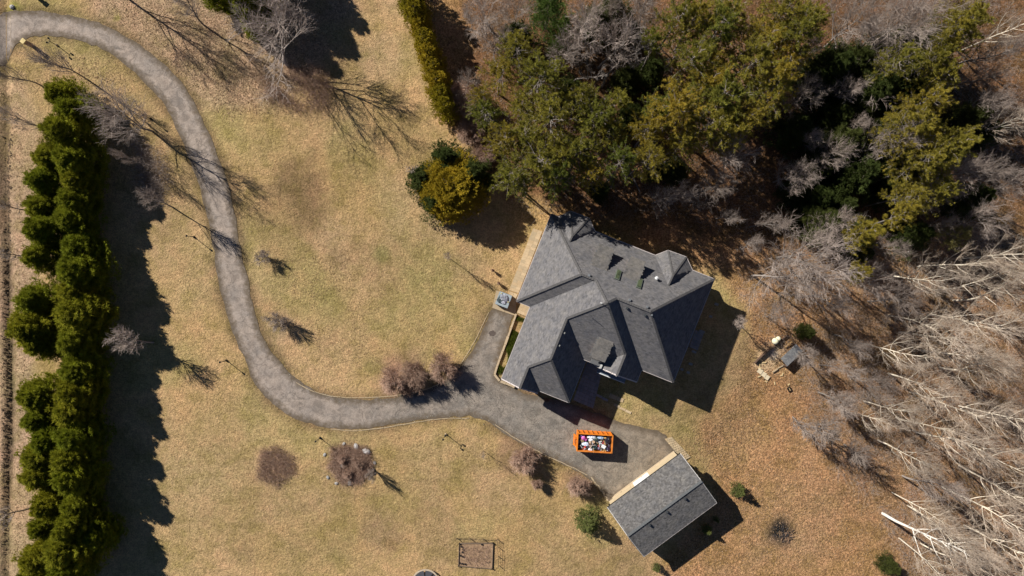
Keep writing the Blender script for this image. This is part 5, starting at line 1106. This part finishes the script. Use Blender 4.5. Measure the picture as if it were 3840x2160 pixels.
brush("undergrowth", 13000, [(2120, 560), (2060, 900), (2020, 1000), (2080, 1180), (2200, 1280), (2280, 1470), (2640, 1470), (2640, 560)], 61, twig_grey, label="thicket of thin bare twigs under the pale trees")
brush("undergrowth", 13000, [(1180, -20), (1180, 400), (1330, 560), (1700, 560), (1900, 620), (2120, 560), (2640, 560), (2640, -20)], 62, twig_grey, label="grey twigs under the pines and bare trees")
brush("undergrowth", 2500, [(1820, 620), (1900, 860), (2060, 1000), (2120, 900), (2120, 600)], 63, twig_grey, h=(.3, 1.0), label="thin grey twigs at the wood's edge right of the house")
brush("undergrowth", 2200, [(230, 0), (330, 95), (480, 230), (640, 300), (790, 300), (900, 150), (900, -20)], 64, bark_brown, h=(.15, .6), r=.007, label="thin brown brush on the leafy ground at the top left")
brush("undergrowth", 2600, [(640, 190), (700, 160), (820, 170), (860, 230), (830, 290), (740, 290), (660, 260)], 67, bark_brown, h=(.5, 1.8), r=.011, label="thin brown brush around the foot of the large spreading tree", tilt=.4)
brush("undergrowth", 1500, [(330, 330), (420, 380), (450, 470), (400, 520), (340, 470)], 68, twig_grey, h=(.5, 1.6), r=.011, label="thin grey brush between the hedge and the wide bare tree", tilt=.4)
brush("dead_grass", 6500, [(830, 1120), (925, 1115), (945, 1170), (915, 1215), (860, 1222), (822, 1180)], 65, bark_brown, h=(.2, .75), r=.010, label="tangled dead stems filling the rock garden", feather=.7)
brush("dead_grass", 5200, [(650, 1125), (700, 1115), (748, 1150), (752, 1190), (700, 1232), (640, 1205)], 66, bark_brown, h=(.12, .5), r=.009, label="flattened brown stems of the round bed left of the rock garden", feather=.9)
brush('dead_stalks', 700, [(1157, 1368), (1237, 1368), (1234, 1426), (1156, 1420)], 69, bark_brown, h=(.15, .5), r=.010, label='dead stalks standing in the garden bed', feather=.4)
def leaves(name, n, poly, seed, mat, label, s=.06, lo=-.45):
    P, rn = scatter(n, poly, seed, Q, 3.0); P = P[fnoise(P[:, 0], P[:, 1], seed, .6) > lo]; n = len(P); z = G(P[:, 0], P[:, 1]) + (.045 if name == 'gravel' else .02)
    a = rn.uniform(0, 6.28, n); S = s * rn.uniform(.6, 1.6, n); c, sn = np.cos(a) * S, np.sin(a) * S; t = rn.uniform(0, .05, (n, 4))
    V = np.stack([np.column_stack([P[:, 0] + c, P[:, 1] + sn, z + t[:, 0]]), np.column_stack([P[:, 0] - sn * .7, P[:, 1] + c * .7, z + t[:, 1]]), np.column_stack([P[:, 0] - c, P[:, 1] - sn, z + t[:, 2]]), np.column_stack([P[:, 0] + sn * .7, P[:, 1] - c * .7, z + t[:, 3]])], 1)
    o = link(name, np_mesh(name, V.reshape(-1, 3), np.arange(n * 4).reshape(-1, 4), mat)); o['kind'] = 'stuff'; o['label'] = label
leafm = leaf_mat("dry_leaves", (.22, .13, .065), (.55, .38, .25))
leaves("fallen_leaves", 45000, [(1800, 560), (1840, 1000), (1700, 1100), (1780, 1250), (1640, 1470), (2640, 1470), (2640, 560)], 71, leafm, "dry leaves on the ground right of the house and garage")
leafd = leaf_mat("shade_dark_leaves", (.10, .055, .03), (.32, .19, .10))  # darkened copy of the dry leaves, carrying the upper woods' shade in its colour
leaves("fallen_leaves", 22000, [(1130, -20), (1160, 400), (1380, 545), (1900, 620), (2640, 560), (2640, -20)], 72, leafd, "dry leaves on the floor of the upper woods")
leaves("fallen_leaves", 12000, [(190, -20), (330, 95), (450, 190), (560, 310), (760, 300), (900, -20)], 73, leafm, "dry leaves at the top left between driveway and conifers")
leaves("fallen_leaves", 9000, [(-5, 150), (300, 125), (430, 360), (480, 520), (300, 560), (220, 240), (60, 240), (110, 500), (90, 1449), (-5, 1449)], 74, leafm, "dry leaves between the left road and the hedge")
leaves("ditch_clods", 9000, [(2, 330), (34, 330), (26, 700), (28, 1000), (20, 1449), (0, 1449), (2, 900)], 76, leaf_mat('dark_clods', (.04, .03, .022), (.24, .17, .11)), "dark clods and stones in the ditch along the left road", .10, -1)
leaves("fallen_leaves", 9000, [(450, 400), (560, 430), (1250, 760), (1100, 980), (700, 900), (600, 500)], 75, leafm, "sparse dry leaves on the middle lawn", .04, .1)
leaves("gravel", 9000, [(380, 95), (470, 200), (560, 400), (620, 700), (660, 870), (760, 1000), (1000, 1075), (1200, 1060), (1520, 1260), (1700, 1150), (1450, 1010), (1150, 940), (900, 1010), (700, 910), (640, 780), (600, 560), (520, 300), (420, 150)], 77, leaf_mat("pebbles", (.16, .13, .11), (.55, .50, .44)), "loose pebbles and crumbs on the driveway", .035, -1)
# grassy strip in the planter on the west side
P, rn = scatter(5200, [(1937, 1186), (1974, 1196), (1940, 1290), (1915, 1350), (1880, 1400), (1862, 1398), (1880, 1350), (1900, 1295)], 81, 1.0)
keep = (fnoise(P[:, 0], P[:, 1], 82, .9) > -.12); P = P[keep]; zz = G(P[:, 0], P[:, 1]) + .02
V, F = spray(rn, np.column_stack([P, zz]), np.tile([0, 0, 1.0], (len(P), 1)), 3, .28, .04, .5)
o = link("green_grass", np_mesh("green_grass", V, F, leaf_mat("green_grass", (.12, .17, .02), (.20, .22, .04)))); o['kind'] = 'stuff'; o['label'] = "green grass in the walled strip on the west side of the house"
# low grass blades give the lawn its grain
def lawn_blades(name, n, poly, seed, mat, label, s=.10):
    P, rn = scatter(n, poly, seed, Q, 4.0); n = len(P); zz = G(P[:, 0], P[:, 1]) - .01
    V, F = spray(rn, np.column_stack([P, zz]), np.tile([0, 0, .8], (n, 1)), 1, s, .05, .7)
    o = link(name, np_mesh(name, V, F, mat)); o['kind'] = 'stuff'; o['label'] = label
straw = leaf_mat("straw_blades", (.26, .175, .07), (.56, .40, .20))
lawn_blades("dry_grass", 90000, [(560, 260), (1000, -20), (1060, 200), (1150, 400), (1300, 580), (1240, 780), (1160, 910), (1000, 980), (800, 960), (680, 820), (600, 520)], 91, straw, "short straw-coloured grass of the middle lawn")
lawn_blades("dry_grass", 90000, [(430, 480), (520, 640), (560, 820), (660, 1010), (800, 1090), (1200, 1060), (1500, 1230), (1600, 1449), (320, 1449), (400, 1000)], 92, straw, "short straw-coloured grass of the lower lawn")
